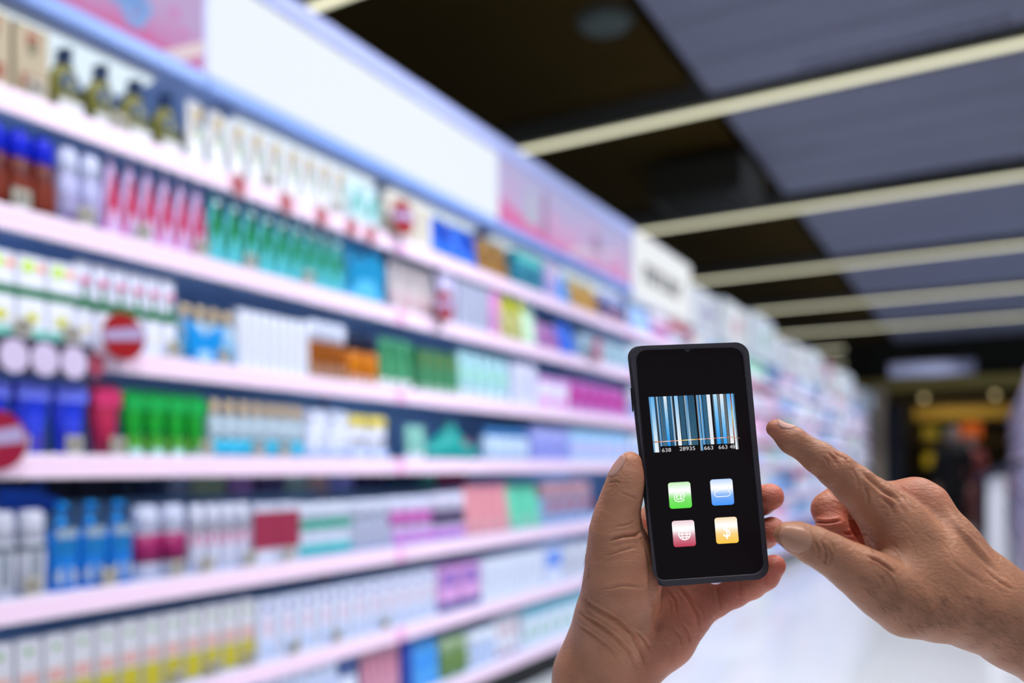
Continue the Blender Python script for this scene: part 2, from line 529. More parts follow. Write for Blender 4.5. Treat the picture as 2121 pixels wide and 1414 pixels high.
def labels(root, spec, w, h, x, wrap=None):
    """spec: (shape, colour[, params]) printed patches and stuck-on labels on the front"""
    for k, s in enumerate(spec):
        shp, col = s[0], s[1]
        a = s[2:] if len(s) > 2 else ()
        hw = w / 2
        nm = 'label'
        if shp == 'rect':      # z0,z1,(width share)
            z0, z1 = a[0] * h, a[1] * h
            ww = hw * (a[2] if len(a) > 2 else 0.9)
            if wrap and (len(a) > 2 and a[2] >= 0.94):
                whw, whd = wrap[0] + 0.0006 * (k + 1), wrap[1] + 0.0006 * (k + 1)
                bm = bmesh.new(); loft(bm, [(z0, whw, whd, wrap[2], -wrap[1]), (z1, whw, whd, wrap[2], -wrap[1])])
                mk(nm, bm, mat(col, 0.45), root, True)
                continue
            poly = [(-ww, z0), (ww, z0), (ww, z1), (-ww, z1)]
        elif shp == 'dot':     # z, radius as share of width
            poly = circ((a[2] if len(a) > 2 else 0) * hw, a[0] * h, a[1] * w, a[1] * w)
            nm = 'printed_dot'
        elif shp == 'flame':   # z0, z1
            z0, z1 = a[0] * h, a[1] * h
            H = z1 - z0
            poly = [(-0.86 * hw, z0), (0.86 * hw, z0), (0.84 * hw, z0 + 0.35 * H), (0.5 * hw, z0 + 0.65 * H), (0.05 * hw, z1), (-0.3 * hw, z0 + 0.75 * H), (-0.72 * hw, z0 + 0.45 * H)]
        elif shp == 'vee':
            z0, z1 = a[0] * h, a[1] * h
            poly = [(-0.5 * hw, z0), (0.5 * hw, z0), (0.95 * hw, z1), (0.0, z0 + 0.55 * (z1 - z0)), (-0.95 * hw, z1)]
        elif shp == 'wave':
            z0, z1 = a[0] * h, a[1] * h
            poly = [(-0.9 * hw, z0), (0.9 * hw, z0), (0.9 * hw, z1 * 0.8), (0.3 * hw, z1), (-0.3 * hw, z1 * 0.72), (-0.9 * hw, z1 * 0.9)]
        bm = bmesh.new()
        e = 0.0008 * (k + 1)
        prism_yz(bm, poly, x - 0.004, x + e)
        mk(nm, bm, mat(col, 0.45), root)


def product(kind, w, h, body, cap='#ffffff', lab=(), dep=None):
    d = dep or min(max(w * 0.75, 0.03), 0.12)
    hw, hd = w / 2 * 0.96, d / 2
    bm = bmesh.new()
    root = None
    rough = 0.35
    if kind == 'carton':
        box(bm, -d, 0, -hw, hw, 0, h, bev=min(0.003, w * 0.06))
        root = mk('carton', bm, mat(body, 0.5))
        labels(root, lab, w, h, 0.0)
        bm = bmesh.new(); box(bm, -d * 0.9, -d * 0.1, -hw * 0.9, hw * 0.9, h, h + 0.0015)
        mk('top_flap', bm, mat(body, 0.6), root)
        return root
    if kind == 'tub':
        hb = h * 0.72
        loft(bm, [(0, hw * 0.86, hd * 0.86, 3, -hd), (0.01 * 1, hw * 0.92, hd * 0.92, 3, -hd), (hb, hw * 0.97, hd * 0.97, 3, -hd)])
        root = mk('tub', bm, mat(body, rough), smooth=True)
        bm = bmesh.new(); loft(bm, [(hb, hw, hd, 3, -hd), (h * 0.96, hw, hd, 3, -hd), (h, hw * 0.93, hd * 0.93, 3, -hd)])
        mk('lid', bm, mat(cap, rough), root, True)
        labels(root, lab, w * 0.8, h, -0.001)
        return root
    if kind in ('bottle', 'pump', 'flask'):
        hb = h * {'bottle': 0.76, 'pump': 0.70, 'flask': 0.76}[kind]
        nk = hw * {'bottle': 0.52, 'pump': 0.3, 'flask': 0.42}[kind]
        if kind == 'flask':
            secs = [(0, hw * 0.62, hd * 0.6, 2.2, -hd), (hb * 0.12, hw * 0.72, hd * 0.75, 2.2, -hd), (hb * 0.45, hw * 0.98, hd, 2.2, -hd), (hb * 0.7, hw * 0.98, hd, 2.2, -hd), (hb * 0.9, hw * 0.7, hd * 0.7, 2.1, -hd), (hb, nk, nk, 2, -hd)]
        else:
            secs = [(0, hw * 0.90, hd * 0.88, 3, -hd), (h * 0.02, hw, hd, 3, -hd), (hb * 0.80, hw, hd, 3, -hd), (hb * 0.90, hw * 0.88, hd * 0.86, 2.6, -hd), (hb * 0.96, hw * 0.66, hd * 0.66, 2.3, -hd), (hb, nk, nk, 2, -hd)]
        loft(bm, secs)
        root = mk('bottle', bm, mat(body, rough), smooth=True)
        bm = bmesh.new()
        if kind == 'bottle':
            cw = hw * 0.62
            loft(bm, [(hb - 0.001, cw, cw, 2, -hd), (h * 0.97, cw * 0.95, cw * 0.95, 2, -hd), (h, cw * 0.8, cw * 0.8, 2, -hd)])
            mk('cap', bm, mat(cap, rough), root, True)
        else:
            loft(bm, [(hb - 0.001, nk * 1.25, nk * 1.25, 2, -hd), (hb + (h - hb) * 0.35, nk * 1.2, nk * 1.2, 2, -hd), (hb + (h - hb) * 0.4, nk * 0.5, nk * 0.5, 2, -hd), (hb + (h - hb) * 0.7, nk * 0.5, nk * 0.5, 2, -hd), (hb + (h - hb) * 0.72, nk * 1.2, nk * 1.2, 2, -hd), (h, nk * 0.9, nk * 0.9, 2, -hd)])
            box(bm, -hd, -hd + hd * 0.9, -nk * 0.4, nk * 0.4, hb + (h - hb) * 0.74, hb + (h - hb) * 0.95)
            mk('pump_head', bm, mat(cap, rough), root, True)
        labels(root, lab, w * 0.86, h, -0.0012, (hw, hd, 3))
        return root
    if kind == 'capped':      # bottle with a cap as wide as itself
        hb = h * 0.66
        loft(bm, [(0, hw * 0.92, hd * 0.9, 2.6, -hd), (h * 0.02, hw, hd, 2.6, -hd), (hb * 0.93, hw, hd, 2.6, -hd), (hb, hw * 0.86, hd * 0.86, 2.4, -hd)])
        root = mk('bottle', bm, mat(body, rough), smooth=True)
        bm = bmesh.new(); loft(bm, [(hb - 0.001, hw * 0.97, hd * 0.97, 2.3, -hd), (h * 0.94, hw * 0.92, hd * 0.92, 2.3, -hd), (h, hw * 0.7, hd * 0.7, 2.2, -hd)])
        mk('cap', bm, mat(cap, rough), root, True)
        labels(root, lab, w * 0.86, h, -0.0012, (hw, hd, 2.6))
        return root
    if kind == 'tube':        # squeeze tube standing on its cap, crimped top
        hc = h * 0.16
        loft(bm, [(hc, hw * 0.80, hd * 0.80, 2.2, -hd), (hc + 0.01, hw * 0.9, hd * 0.9, 2.2, -hd), (h * 0.6, hw * 0.96, hd * 0.6, 2.2, -hd), (h * 0.95, hw, hd * 0.08, 2.6, -hd), (h, hw, hd * 0.06, 3, -hd)])
        root = mk('squeeze_tube', bm, mat(body, rough), smooth=True)
        bm = bmesh.new(); loft(bm, [(0, hw * 0.78, hd * 0.78, 2.2, -hd), (hc, hw * 0.8, hd * 0.8, 2.2, -hd)])
        mk('cap', bm, mat(cap, rough), root, True)
        labels(root, lab, w * 0.86, h, -hd * 0.35)
        return root
    if kind in ('pouch', 'bellpouch', 'pointed', 'hill'):
        if kind == 'pouch':
            secs = [(0, hw * 0.96, hd * 0.95, 3, -hd), (h * 0.05, hw, hd, 2.6, -hd), (h * 0.5, hw, hd * 0.72, 2.4, -hd), (h * 0.9, hw * 0.98, hd * 0.14, 3, -hd), (h, hw * 0.96, hd * 0.05, 4, -hd)]
        elif kind == 'bellpouch':
            secs = [(0, hw * 0.55, hd * 0.7, 2.6, -hd), (h * 0.3, hw * 0.72, hd * 0.95, 2.4, -hd), (h * 0.65, hw * 0.95, hd * 0.8, 2.3, -hd), (h * 0.92, hw, hd * 0.2, 3, -hd), (h, hw * 0.98, hd * 0.06, 4, -hd)]
        elif kind == 'pointed':
            secs = [(0, hw * 0.96, hd * 0.95, 3, -hd), (h * 0.05, hw, hd, 2.6, -hd), (h * 0.5, hw * 0.93, hd * 0.78, 2.4, -hd), (h * 0.82, hw * 0.55, hd * 0.35, 2.4, -hd), (h * 0.93, hw * 0.3, hd * 0.2, 2.2, -hd), (h, hw * 0.24, hd * 0.12, 2.2, -hd)]
        else:
            secs = [(0, hw, hd * 0.9, 3, -hd), (h * 0.2, hw, hd, 2.6, -hd), (h * 0.42, hw * 0.8, hd * 0.8, 2.4, -hd), (h * 0.6, hw * 0.42, hd * 0.6, 2.3, -hd), (h * 0.82, hw * 0.2, hd * 0.4, 2.2, -hd), (h, hw * 0.14, hd * 0.3, 2.2, -hd)]
        loft(bm, secs)
        root = mk('pouch', bm, mat(body, 0.4), smooth=True)
        bm = bmesh.new()
        top = secs[-1]
        loft(bm, [(h - 0.001, top[1] * 0.98, max(0.0015, top[2]), 3, -hd), (h + 0.008, top[1] * 0.95, 0.0015, 3, -hd)])
        mk('seal', bm, mat(cap, 0.4), root, True)
        labels(root, lab, w * 0.9, h, -hd * 0.22)
        return root


CATS = {'carton': ('carton', 'carton'), 'tub': ('tub', 'tub'), 'bottle': ('bottle', 'bottle'), 'pump': ('bottle', 'bottle'), 'flask': ('bottle', 'bottle'),
        'capped': ('bottle', 'bottle'), 'tube': ('tube', 'squeeze_tube'), 'pouch': ('pouch', 'pouch'), 'bellpouch': ('pouch', 'pouch'), 'pointed': ('pouch', 'pouch'), 'hill': ('pouch', 'pouch')}
SHELF = ['top shelf', 'second shelf', 'third shelf', 'fourth shelf', 'fifth shelf', 'sixth shelf', 'lowest shelf']
ORD = 'first second third fourth fifth sixth seventh eighth ninth tenth eleventh twelfth thirteenth'.split()
NUM = 'zero one two three four five six seven eight nine ten eleven twelve thirteen'.split()
FX = -D - 0.022     # product fronts


def run(row, px0, px1, n, kind, top, desc, body, cap='#ffffff', lab=(), gap=0.94, dep=None):
    y0, _ = pz(px0, 900, FX)
    y1, _ = pz(px1, 900, FX)
    _, zt = pz(top[0], top[1], FX)
    zb = ZS[row]
    h = max(0.06, min(zt - zb, (ZS[row - 1] - 0.035 if row else HB - 0.07) - zb - 0.012))
    st = (y1 - y0) / n
    root = product(kind, st * gap, h, body, cap, lab, dep)
    for i in range(n):
        o = root if i == 0 else dup(root)
        o.location = (FX, y0 + st * (i + 0.5), zb)
        if n == 1:
            lb = '%s on the %s' % (desc, SHELF[row])
        elif n == 2:
            lb = '%s of two: %s on the %s' % (['left', 'right'][i], desc, SHELF[row])
        else:
            lb = '%s from left of %s: %s, %s' % (ORD[i], NUM[n], desc, SHELF[row])
        tag(o, lb, CATS[kind][0], '%s on the %s' % (desc, SHELF[row]))


R = run
# top shelf
R(0, -60, 106, 2, 'carton', (50, 38), 'beige carton with red print', '#a89c86', lab=(('rect', '#8b4a3c', .12, .32, .6), ('rect', '#9c3f3a', .68, .88, .3), ('rect', '#5c6a4e', .60, .82, .18)))
R(0, 108, 388, 4, 'flask', (148, 98), 'olive and navy flask with dark cap', '#77763a', '#10305e', lab=(('dot', '#0f3a66', .46, .36), ('rect', '#c6c8d0', .0, .20, .85)), gap=.86)
R(0, 390, 724, 9, 'pouch', (405, 192), 'white pouch with gold and blue print', '#dfe1e8', '#e9ecf4', lab=(('rect', '#b8a888', .45, .92, .55), ('dot', '#6c86b8', .62, .22), ('rect', '#8fb09c', .35, .6, .25)), gap=.78)
R(0, 728, 794, 2, 'pouch', (735, 368), 'pale teal pouch', '#b9d4dc', '#e9f2f5', lab=(('flame', '#6fb0b0', .3, .85),))
R(0, 797, 895, 2, 'carton', (812, 385), 'cream carton', '#cfcac2', lab=(('rect', '#a7a090', .2, .9, .3),))
R(0, 897, 1000, 2, 'pouch', (915, 440), 'strong blue pouch', '#0f62d4', '#2a86e8', lab=(('dot', '#0a3fae', .6, .3),), gap=.97)
R(0, 1003, 1062, 2, 'pouch', (1012, 468), 'brown gold pouch', '#8d6524', '#b08a3c', lab=(('dot', '#6a4410', .45, .28),), gap=.98)
R(0, 1065, 1126, 1, 'carton', (1070, 510), 'teal carton with pale top', '#2a7f9a', lab=(('rect', '#4fb5b0', .72, .95, .9), ('rect', '#1f6580', .2, .5, .6)))
R(0, 1128, 1158, 1, 'carton', (1130, 535), 'lilac carton', '#9a94cc', lab=(('rect', '#c5b3cf', .6, .95, .8),))
R(0, 1159, 1190, 1, 'pouch', (1165, 555), 'rounded bright blue pouch', '#0b86d8', '#0b86d8')
R(0, 1192, 1248, 2, 'pouch', (1200, 568), 'mustard pouch with rust lower print', '#b39038', '#c0a860', lab=(('flame', '#9c5c2a', .05, .7),))
R(0, 1252, 1302, 2, 'capped', (1260, 592), 'navy bottle with lilac cap', '#2f3f80', '#a9b0dc', lab=(('rect', '#c68a86', .1, .4, .5),))
# second shelf
R(1, -32, 121, 3, 'capped', (30, 262), 'amber brown bottle with royal blue cap', '#5d1a0c', '#0a1fd0', lab=(('rect', '#7a2a16', .1, .42, .9), ('dot', '#3a2030', .5, .16)), gap=.97)
R(1, 124, 216, 2, 'capped', (135, 300), 'translucent lilac bottle', '#a6a8d4', '#ccd2f0', lab=(('rect', '#8a7fa8', .05, .4, .8), ('rect', '#6d5a92', .0, .14, .9)))
R(1, 218, 432, 6, 'pointed', (232, 318), 'pink pouch with white pointed tip', '#c7aede', '#f0eefc', lab=(('rect', '#d74fae', .02, .16, .95), ('flame', '#b02a55', .14, .80)), gap=.99)
R(1, 434, 716, 9, 'pointed', (447, 392), 'green pouch with white pointed tip', '#4fb4c4', '#dff6f6', lab=(('flame', '#04743a', .20, .86), ('dot', '#d4f2f0', .83, .15)), gap=.99)
R(1, 717, 812, 1, 'pouch', (740, 485), 'wide teal blue pouch', '#4aa9d8', '#8fd0f0', lab=(('wave', '#0a7fb0', .16, .86),))
R(1, 815, 905, 3, 'pouch', (832, 533), 'cream pouch with rosy base', '#bdb3b8', '#d5cfd6', lab=(('rect', '#cc8fa8', .04, .32, .9), ('rect', '#a09aa0', .5, .9, .5)))
R(1, 907, 946, 1, 'carton', (915, 560), 'pale lilac carton behind round red sign', '#b8b4d8', lab=(('rect', '#8fae94', .2, .6, .5),))
R(1, 948, 1014, 4, 'carton', (955, 578), 'slim grey-lilac carton', '#a8b0cc', lab=(('rect', '#9a9aac', .1, .9, .3),))
R(1, 1015, 1036, 1, 'carton', (1020, 600), 'slim pink carton', '#d78cc8', lab=(('rect', '#b77ab8', .2, .5, .9),))
R(1, 1038, 1090, 2, 'pouch', (1045, 608), 'yellow olive pouch', '#b3b170', '#dada30', lab=(('dot', '#d8de18', .80, .30), ('rect', '#7f7f54', .05, .3, .8)))
R(1, 1092, 1118, 1, 'pouch', (1095, 625), 'pale green pouch', '#bfe0c4', '#d5f0d8')
R(1, 1119, 1165, 2, 'pouch', (1122, 668), 'plum pink pouch', '#a46fb0', '#cba0d4', lab=(('rect', '#8a4c8c', .1, .6, .7),))
R(1, 1166, 1200, 1, 'pouch', (1172, 660), 'cobalt blue pouch', '#1c5fd0', '#4a86e8')
R(1, 1202, 1304, 4, 'carton', (1210, 690), 'grey teal carton', '#a3bccf', lab=(('rect', '#7fa4b4', .3, .7, .6),))
# third shelf
R(2, -34, 157, 3, 'carton', (60, 530), 'white pack with lime dots and green band', '#dfe3f2', lab=(('rect', '#0b6b45', .50, .62, 1.0), ('dot', '#bede4a', .87, .22, -.25), ('dot', '#f0a07c', .87, .14, .62), ('dot', '#c8c83c', .26, .2), ('rect', '#6fc0b4', .02, .12, .9)), gap=.97)
R(2, 160, 371, 6, 'pouch', (180, 545), 'white pouch with pink flower and green band', '#dbe0f4', '#eef0fb', lab=(('rect', '#0b6b3f', .46, .58, 1.05), ('dot', '#d65a96', .80, .24), ('rect', '#5d8f78', .58, .72, .2), ('dot', '#d4cc70', .22, .2)), gap=.97)
R(2, 375, 489, 4, 'bottle', (400, 632), 'pale blue bottle with beige cap', '#9fc0dc', '#dcc49c', lab=(('rect', '#3aa0d8', .05, .40, .95),))
R(2, 492, 640, 8, 'carton', (500, 640), 'slim white carton', '#d9dff0', lab=(('rect', '#c0c2cc', .15, .85, .28),), gap=.86)
R(2, 642, 722, 3, 'capped', (655, 662), 'small amber bottle with white cap', '#8a4a10', '#d5dcf2', lab=(('rect', '#a98674', .02, .25, .9),), gap=.9)
R(2, 724, 790, 2, 'capped', (735, 690), 'amber orange bottle with black cap', '#b86a08', '#0b1130', lab=(('rect', '#c4b0a8', .02, .14, .9),))
R(2, 792, 862, 3, 'tube', (800, 698), 'mid green tube', '#4c9a72', '#dfeae8', lab=(('rect', '#2f7f50', .35, .9, .5),), gap=.84)
R(2, 866, 952, 4, 'carton', (875, 722), 'dark green carton', '#3d7f5a', lab=(('rect', '#5a7040', .6, .95, .5), ('rect', '#8fb0a0', .0, .15, .95)), gap=.9)
R(2, 955, 1060, 5, 'tube', (962, 722), 'pale mint tube', '#a4d0dc', '#e2ecf2', lab=(('rect', '#8fd0b0', .2, .6, .7),), gap=.84)
R(2, 1062, 1112, 2, 'carton', (1066, 750), 'plain white lilac carton', '#d0d3ec', lab=(('rect', '#b8bcd8', .2, .8, .5),))
R(2, 1114, 1178, 2, 'carton', (1120, 778), 'pink-topped white carton', '#d8d6ee', lab=(('rect', '#cf8ad8', .82, .98, .95), ('rect', '#e070c8', .08, .36, .6)))
R(2, 1180, 1304, 6, 'pouch', (1190, 785), 'magenta pouch', '#b860b8', '#dba8e0', lab=(('flame', '#b02a84', .2, .9), ('rect', '#cdbbe2', .02, .2, .9)))
# fourth shelf
R(3, -56, 192, 3, 'bellpouch', (75, 788), 'bell shaped royal blue pouch', '#2c3fd0', '#8b9cf8', lab=(('rect', '#6b78f0', .74, .96, .98), ('dot', '#0f2ec8', .60, .30), ('rect', '#4a3aa8', .08, .36, .5)), gap=.93)
R(3, 196, 258, 1, 'bellpouch', (225, 798), 'crimson pink pouch', '#a81f4a', '#d04a80', lab=(('rect', '#c8306a', .70, .95, .98),), gap=1.0)
R(3, 261, 432, 4, 'bellpouch', (300, 812), 'bright green pouch', '#0a8f28', '#3ab874', lab=(('rect', '#10a048', .70, .95, .98), ('flame', '#5a9c3c', .04, .5), ('rect', '#a8d4dc', .0, .10, .6)), gap=1.0)
R(3, 436, 632, 7, 'bottle', (450, 828), 'clear bottle with beige cap and cyan base', '#a9bccc', '#e0c8a8', lab=(('rect', '#2ab4dc', .02, .28, 1.05), ('rect', '#3c6478', .29, .36, .7)))
R(3, 634, 722, 2, 'carton', (650, 850), 'white carton with small dark dots', '#ccd3ea', lab=(('dot', '#4c5468', .82, .10, -.6), ('dot', '#6a7084', .3, .09, .3), ('rect', '#8fa8e0', .02, .16, .9)))
R(3, 724, 808, 2, 'tub', (735, 860), 'white tub with yellow lid', '#ccd0e4', '#dccb60', lab=(('rect', '#8a8a96', .34, .5, .8), ('rect', '#a8c0f0', .02, .2, 1.0)))
R(3, 848, 888, 2, 'tube', (852, 880), 'sea green tube', '#7fb8b0', '#dfe8f0')
R(3, 890, 1010, 1, 'hill', (925, 870), 'teal pack shaped like a hill', '#0a8e8c', '#bfe8f0', lab=(('dot', '#a85a78', .40, .06, .35),))
R(3, 1012, 1100, 4, 'bottle', (1016, 885), 'white bottle with azure cap', '#b4cae4', '#3a86cc')
R(3, 1104, 1180, 3, 'carton', (1110, 885), 'periwinkle carton', '#98a0e0', lab=(('rect', '#7a84d4', .1, .6, .6),))
R(3, 1182, 1304, 5, 'carton', (1190, 890), 'light blue carton', '#96c0e8', lab=(('rect', '#bcb4e4', .2, .6, .8),))
# fifth shelf
R(4, -22, 106, 2, 'capped', (50, 1058), 'broad white bottle with grey collar', '#b9bccd', '#c2c4d6', lab=(('rect', '#52606e', .52, .60, 1.15), ('rect', '#7c8694', .12, .5, .4)))
R(4, 108, 282, 3, 'pump', (150, 1040), 'azure bottle with white front', '#1272cc', '#0a8be0', lab=(('dot', '#aab4c4', .16, .40), ('rect', '#8fa2b4', .60, .70, .8), ('rect', '#1068a8', .40, .58, .8)), gap=.99)
R(4, 285, 395, 2, 'capped', (300, 1048), 'white bottle with plum label', '#b8bdd6', '#c0c6e0', lab=(('rect', '#8a1458', .22, .62, 1.15),), gap=.97)
R(4, 397, 522, 4, 'capped', (405, 1046), 'white bottle with rosy label', '#c2c6dd', '#ccd0e4', lab=(('rect', '#bc6a90', .40, .58, .9), ('rect', '#8c8494', .56, .66, .9)))
R(4, 525, 621, 2, 'carton', (540, 1045), 'white carton with dark red front', '#c3c8dd', lab=(('rect', '#8c2846', .24, .88, 1.0),), gap=.98)
R(4, 624, 732, 4, 'capped', (630, 1042), 'white bottle with two teal bands', '#c0c8de', '#cad2e6', lab=(('rect', '#0a9a84', .50, .66, 1.05), ('rect', '#0ab0b8', .04, .22, 1.05)))
R(4, 735, 812, 3, 'capped', (740, 1036), 'grey white bottle', '#aab0ca', '#c8cee4', lab=(('rect', '#6a7490', .3, .7, .5),))
R(4, 814, 900, 3, 'capped', (820, 1030), 'lilac bottle with magenta label', '#c2b8dc', '#ccd0e8', lab=(('rect', '#b45aa8', .4, .7, .95), ('rect', '#c070cc', .05, .25, .9)))
R(4, 902, 968, 3, 'capped', (908, 1022), 'pale bottle with aubergine label', '#bcb4d4', '#d0cfe6', lab=(('rect', '#33204c', .34, .62, 1.0), ('rect', '#b46ac8', .04, .22, .95)))
R(4, 970, 1060, 4, 'pouch', (975, 1008), 'salmon pouch', '#cf8a98', '#e0488c', lab=(('rect', '#bcb0b8', .02, .3, .8),))
R(4, 1062, 1128, 2, 'pouch', (1066, 1000), 'mint green pouch', '#5ec0a4', '#0a8f78', lab=(('rect', '#b8c0cc', .0, .26, .9),))
R(4, 1130, 1230, 4, 'capped', (1134, 1000), 'blue grey bottle with terracotta label', '#8ea8d4', '#b48a98', lab=(('rect', '#9a5a68', .3, .6, .8),))
# sixth shelf
R(5, -32, 530, 12, 'carton', (330, 1276), 'white carton with green dot and yellow base', '#c3c4cf', lab=(('dot', '#5f9a3c', .86, .13), ('rect', '#c89c98', .44, .60, .7), ('rect', '#b3a92c', .05, .40, .85)), gap=.95)
R(5, 533, 905, 11, 'carton', (550, 1243), 'white carton with indigo dot', '#c9d0e6', lab=(('dot', '#4a3f94', .86, .16), ('rect', '#c8a8c0', .4, .7, .3), ('rect', '#a8bce4', .1, .3, .5)), gap=.93)
R(5, 908, 996, 2, 'carton', (915, 1178), 'pink and purple display carton', '#cf9ad4', lab=(('rect', '#8a68b4', .55, .92, .8), ('rect', '#47508c', .02, .22, 1.0)))
R(5, 998, 1126, 5, 'carton', (1005, 1160), 'plain slim white carton', '#cdd5e8', lab=(('rect', '#b4bfd8', .3, .8, .4),))
R(5, 1128, 1166, 1, 'carton', (1132, 1135), 'white carton with square blue print', '#c6d0ea', lab=(('rect', '#5c86dc', .45, .9, .85),))
R(5, 1168, 1230, 3, 'carton', (1172, 1130), 'pale grey carton', '#c2c8da', lab=(('rect', '#a9b0c4', .2, .7, .6),))
# lowest shelf
R(6, 540, 700, 5, 'carton', (600, 1395), 'bluish white carton', '#c6d2ee', lab=(('rect', '#a8b8dc', .2, .8, .5),))
R(6, 703, 750, 1, 'capped', (715, 1355), 'white bottle with slate cap', '#cdd6ee', '#4c64a0')
R(6, 752, 832, 5, 'tube', (760, 1345), 'dusty pink tube', '#cc94ac', '#b07890', lab=(('rect', '#a8607c', .3, .8, .3),))
R(6, 834, 858, 1, 'carton', (836, 1330), 'navy carton', '#2444a0')
R(6, 860, 916, 2, 'pouch', (864, 1325), 'sky blue pouch', '#4c9ce4', '#8cc4f4', lab=(('dot', '#2a88e0', .5, .3),))
R(6, 918, 973, 2, 'capped', (924, 1325), 'olive green bottle', '#6f8f58', '#9ab48c', lab=(('rect', '#5a7c3a', .2, .6, .9),))
R(6, 975, 1030, 3, 'capped', (980, 1310), 'white bottle with blue label', '#c8d4ec', '#dce6f6', lab=(('rect', '#7c9cd8', .3, .6, .8),))
R(6, 1032, 1080, 3, 'tube', (1036, 1282), 'white tube with red print', '#d6dcea', '#c2a8b8', lab=(('rect', '#b87888', .3, .8, .35),))
R(6, 1082, 1215, 6, 'carton', (1090, 1258), 'white carton with teal top', '#ccd8ea', lab=(('rect', '#3c9ab4', .75, .97, .95), ('rect', '#7cb4a4', .2, .5, .4)))

# beyond the second unit: small, soft and pale runs as far as the end of the aisle
far_kinds = [('capped', '#c5d3f0', '#e8eef8', (('rect', '#6f9ee0', .2, .6, .9),), 'pale blue bottle'),
             ('carton', '#dfe4f2', '#fff', (('rect', '#d77fb0', .5, .9, .8),), 'white carton with pink print'),
             ('pouch', '#a9c6ee', '#dce8fa', (('dot', '#4f86d8', .5, .3),), 'light blue pouch'),
             ('carton', '#e4e8f4', '#fff', (('rect', '#8fa9dc', .2, .8, .7),), 'white carton with blue print'),
             ('capped', '#d6b2d8', '#f2e6f6', (('rect', '#b864a8', .2, .6, .9),), 'pinkish bottle'),
             ('carton', '#7f9cc8', '#fff', (('rect', '#45608f', .2, .6, .8),), 'slate blue carton'),
             ('pouch', '#b7dccf', '#e2f4ec', (('rect', '#6fb394', .3, .7, .7),), 'mint pouch'),
             ('capped', '#eceef6', '#c04a5c', (('rect', '#c8d0e4', .2, .6, .9),), 'white bottle with red cap'),
             ('carton', '#e6e9f3', '#fff', (('rect', '#c9b48c', .4, .8, .6),), 'white carton with tan print'),
             ('pouch', '#e8c8e0', '#f6e8f4', (('dot', '#d070a8', .5, .28),), 'soft pink pouch')]
cache = {}
cache_w = {}
far_list = {}
rr = random.Random(21)
UN = ['third', 'fourth', 'fifth', 'sixth', 'seventh', 'eighth']
for row in range(7):
    y = 5.14
    while y < 17.9:
        if row == 6 and y > 9: break
        fk = rr.choice(far_kinds)
        n = rr.randint(2, 4) if y < 11 else rr.randint(1, 2)
        w = 0.115 + 0.012 * max(0, y - 5)
        hh = (0.17 + 0.05 * rr.random()) if row in (0, 1, 3) else 0.2 + 0.06 * rr.random()
        big = y > 10.5
        key = (fk[4], round(w, 1), big)
        for i in range(n):
            if y + w > 17.98: break
            if any(abs(y + w * .5 - e) < w * 0.5 + 0.01 for e in ys[2:]):
                pass
            if key not in cache:
                cache[key] = product(fk[0], w * .92, 0.2, fk[1], fk[2], () if big else fk[3], dep=0.09)
                cache_w[key] = w
                o = cache[key]
            else:
                o = dup(cache[key])
            o.location = (FX, y + w * 0.5, ZS[row])
            o.scale = (1, w / cache_w[key], (min(hh, 0.18) if row == 0 else hh) / 0.2)
            u = min(5, int((y - 5.07) / 2.17))
            tag(o, None, CATS[fk[0]][0], '%s on the %s, %s unit' % (fk[4], SHELF[row], UN[u]))
            far_list.setdefault((fk[4], SHELF[row], UN[u]), []).append(o)
            y += w
        y += 0.02

for (nm, shf, un), L_ in far_list.items():
    for i, o in enumerate(L_):
        o['label'] = '%s%s%s, %s, %s unit along' % ((ORD[i] + ' ') if len(L_) > 1 else 'only ', nm, ' from left' if len(L_) > 1 else '', shf, un)

# small packs hanging at the back of the fifth tier, under the fourth shelf
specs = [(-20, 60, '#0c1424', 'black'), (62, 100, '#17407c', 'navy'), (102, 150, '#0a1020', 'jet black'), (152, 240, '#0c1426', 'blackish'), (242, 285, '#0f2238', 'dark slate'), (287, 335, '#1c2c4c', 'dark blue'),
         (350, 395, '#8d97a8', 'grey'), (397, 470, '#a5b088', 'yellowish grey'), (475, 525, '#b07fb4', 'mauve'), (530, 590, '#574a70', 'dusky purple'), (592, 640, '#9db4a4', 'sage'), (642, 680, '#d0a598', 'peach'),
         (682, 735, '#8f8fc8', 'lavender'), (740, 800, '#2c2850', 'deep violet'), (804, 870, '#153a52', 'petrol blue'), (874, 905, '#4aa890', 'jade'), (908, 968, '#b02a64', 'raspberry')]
for a, b_, c, nm in specs:
    XB = -D - 0.30
    ya, _ = pz(a, 1000, XB); yb, _ = pz(b_, 1000, XB)
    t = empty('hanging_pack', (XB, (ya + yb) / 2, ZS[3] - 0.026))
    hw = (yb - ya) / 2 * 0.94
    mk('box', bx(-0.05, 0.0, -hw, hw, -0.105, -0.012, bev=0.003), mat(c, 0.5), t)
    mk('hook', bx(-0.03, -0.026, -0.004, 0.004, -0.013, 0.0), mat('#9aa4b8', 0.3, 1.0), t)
    tag(t, 'small %s pack hanging at the back beneath the fourth shelf' % nm, 'package', 'packs hanging beneath the fourth shelf')

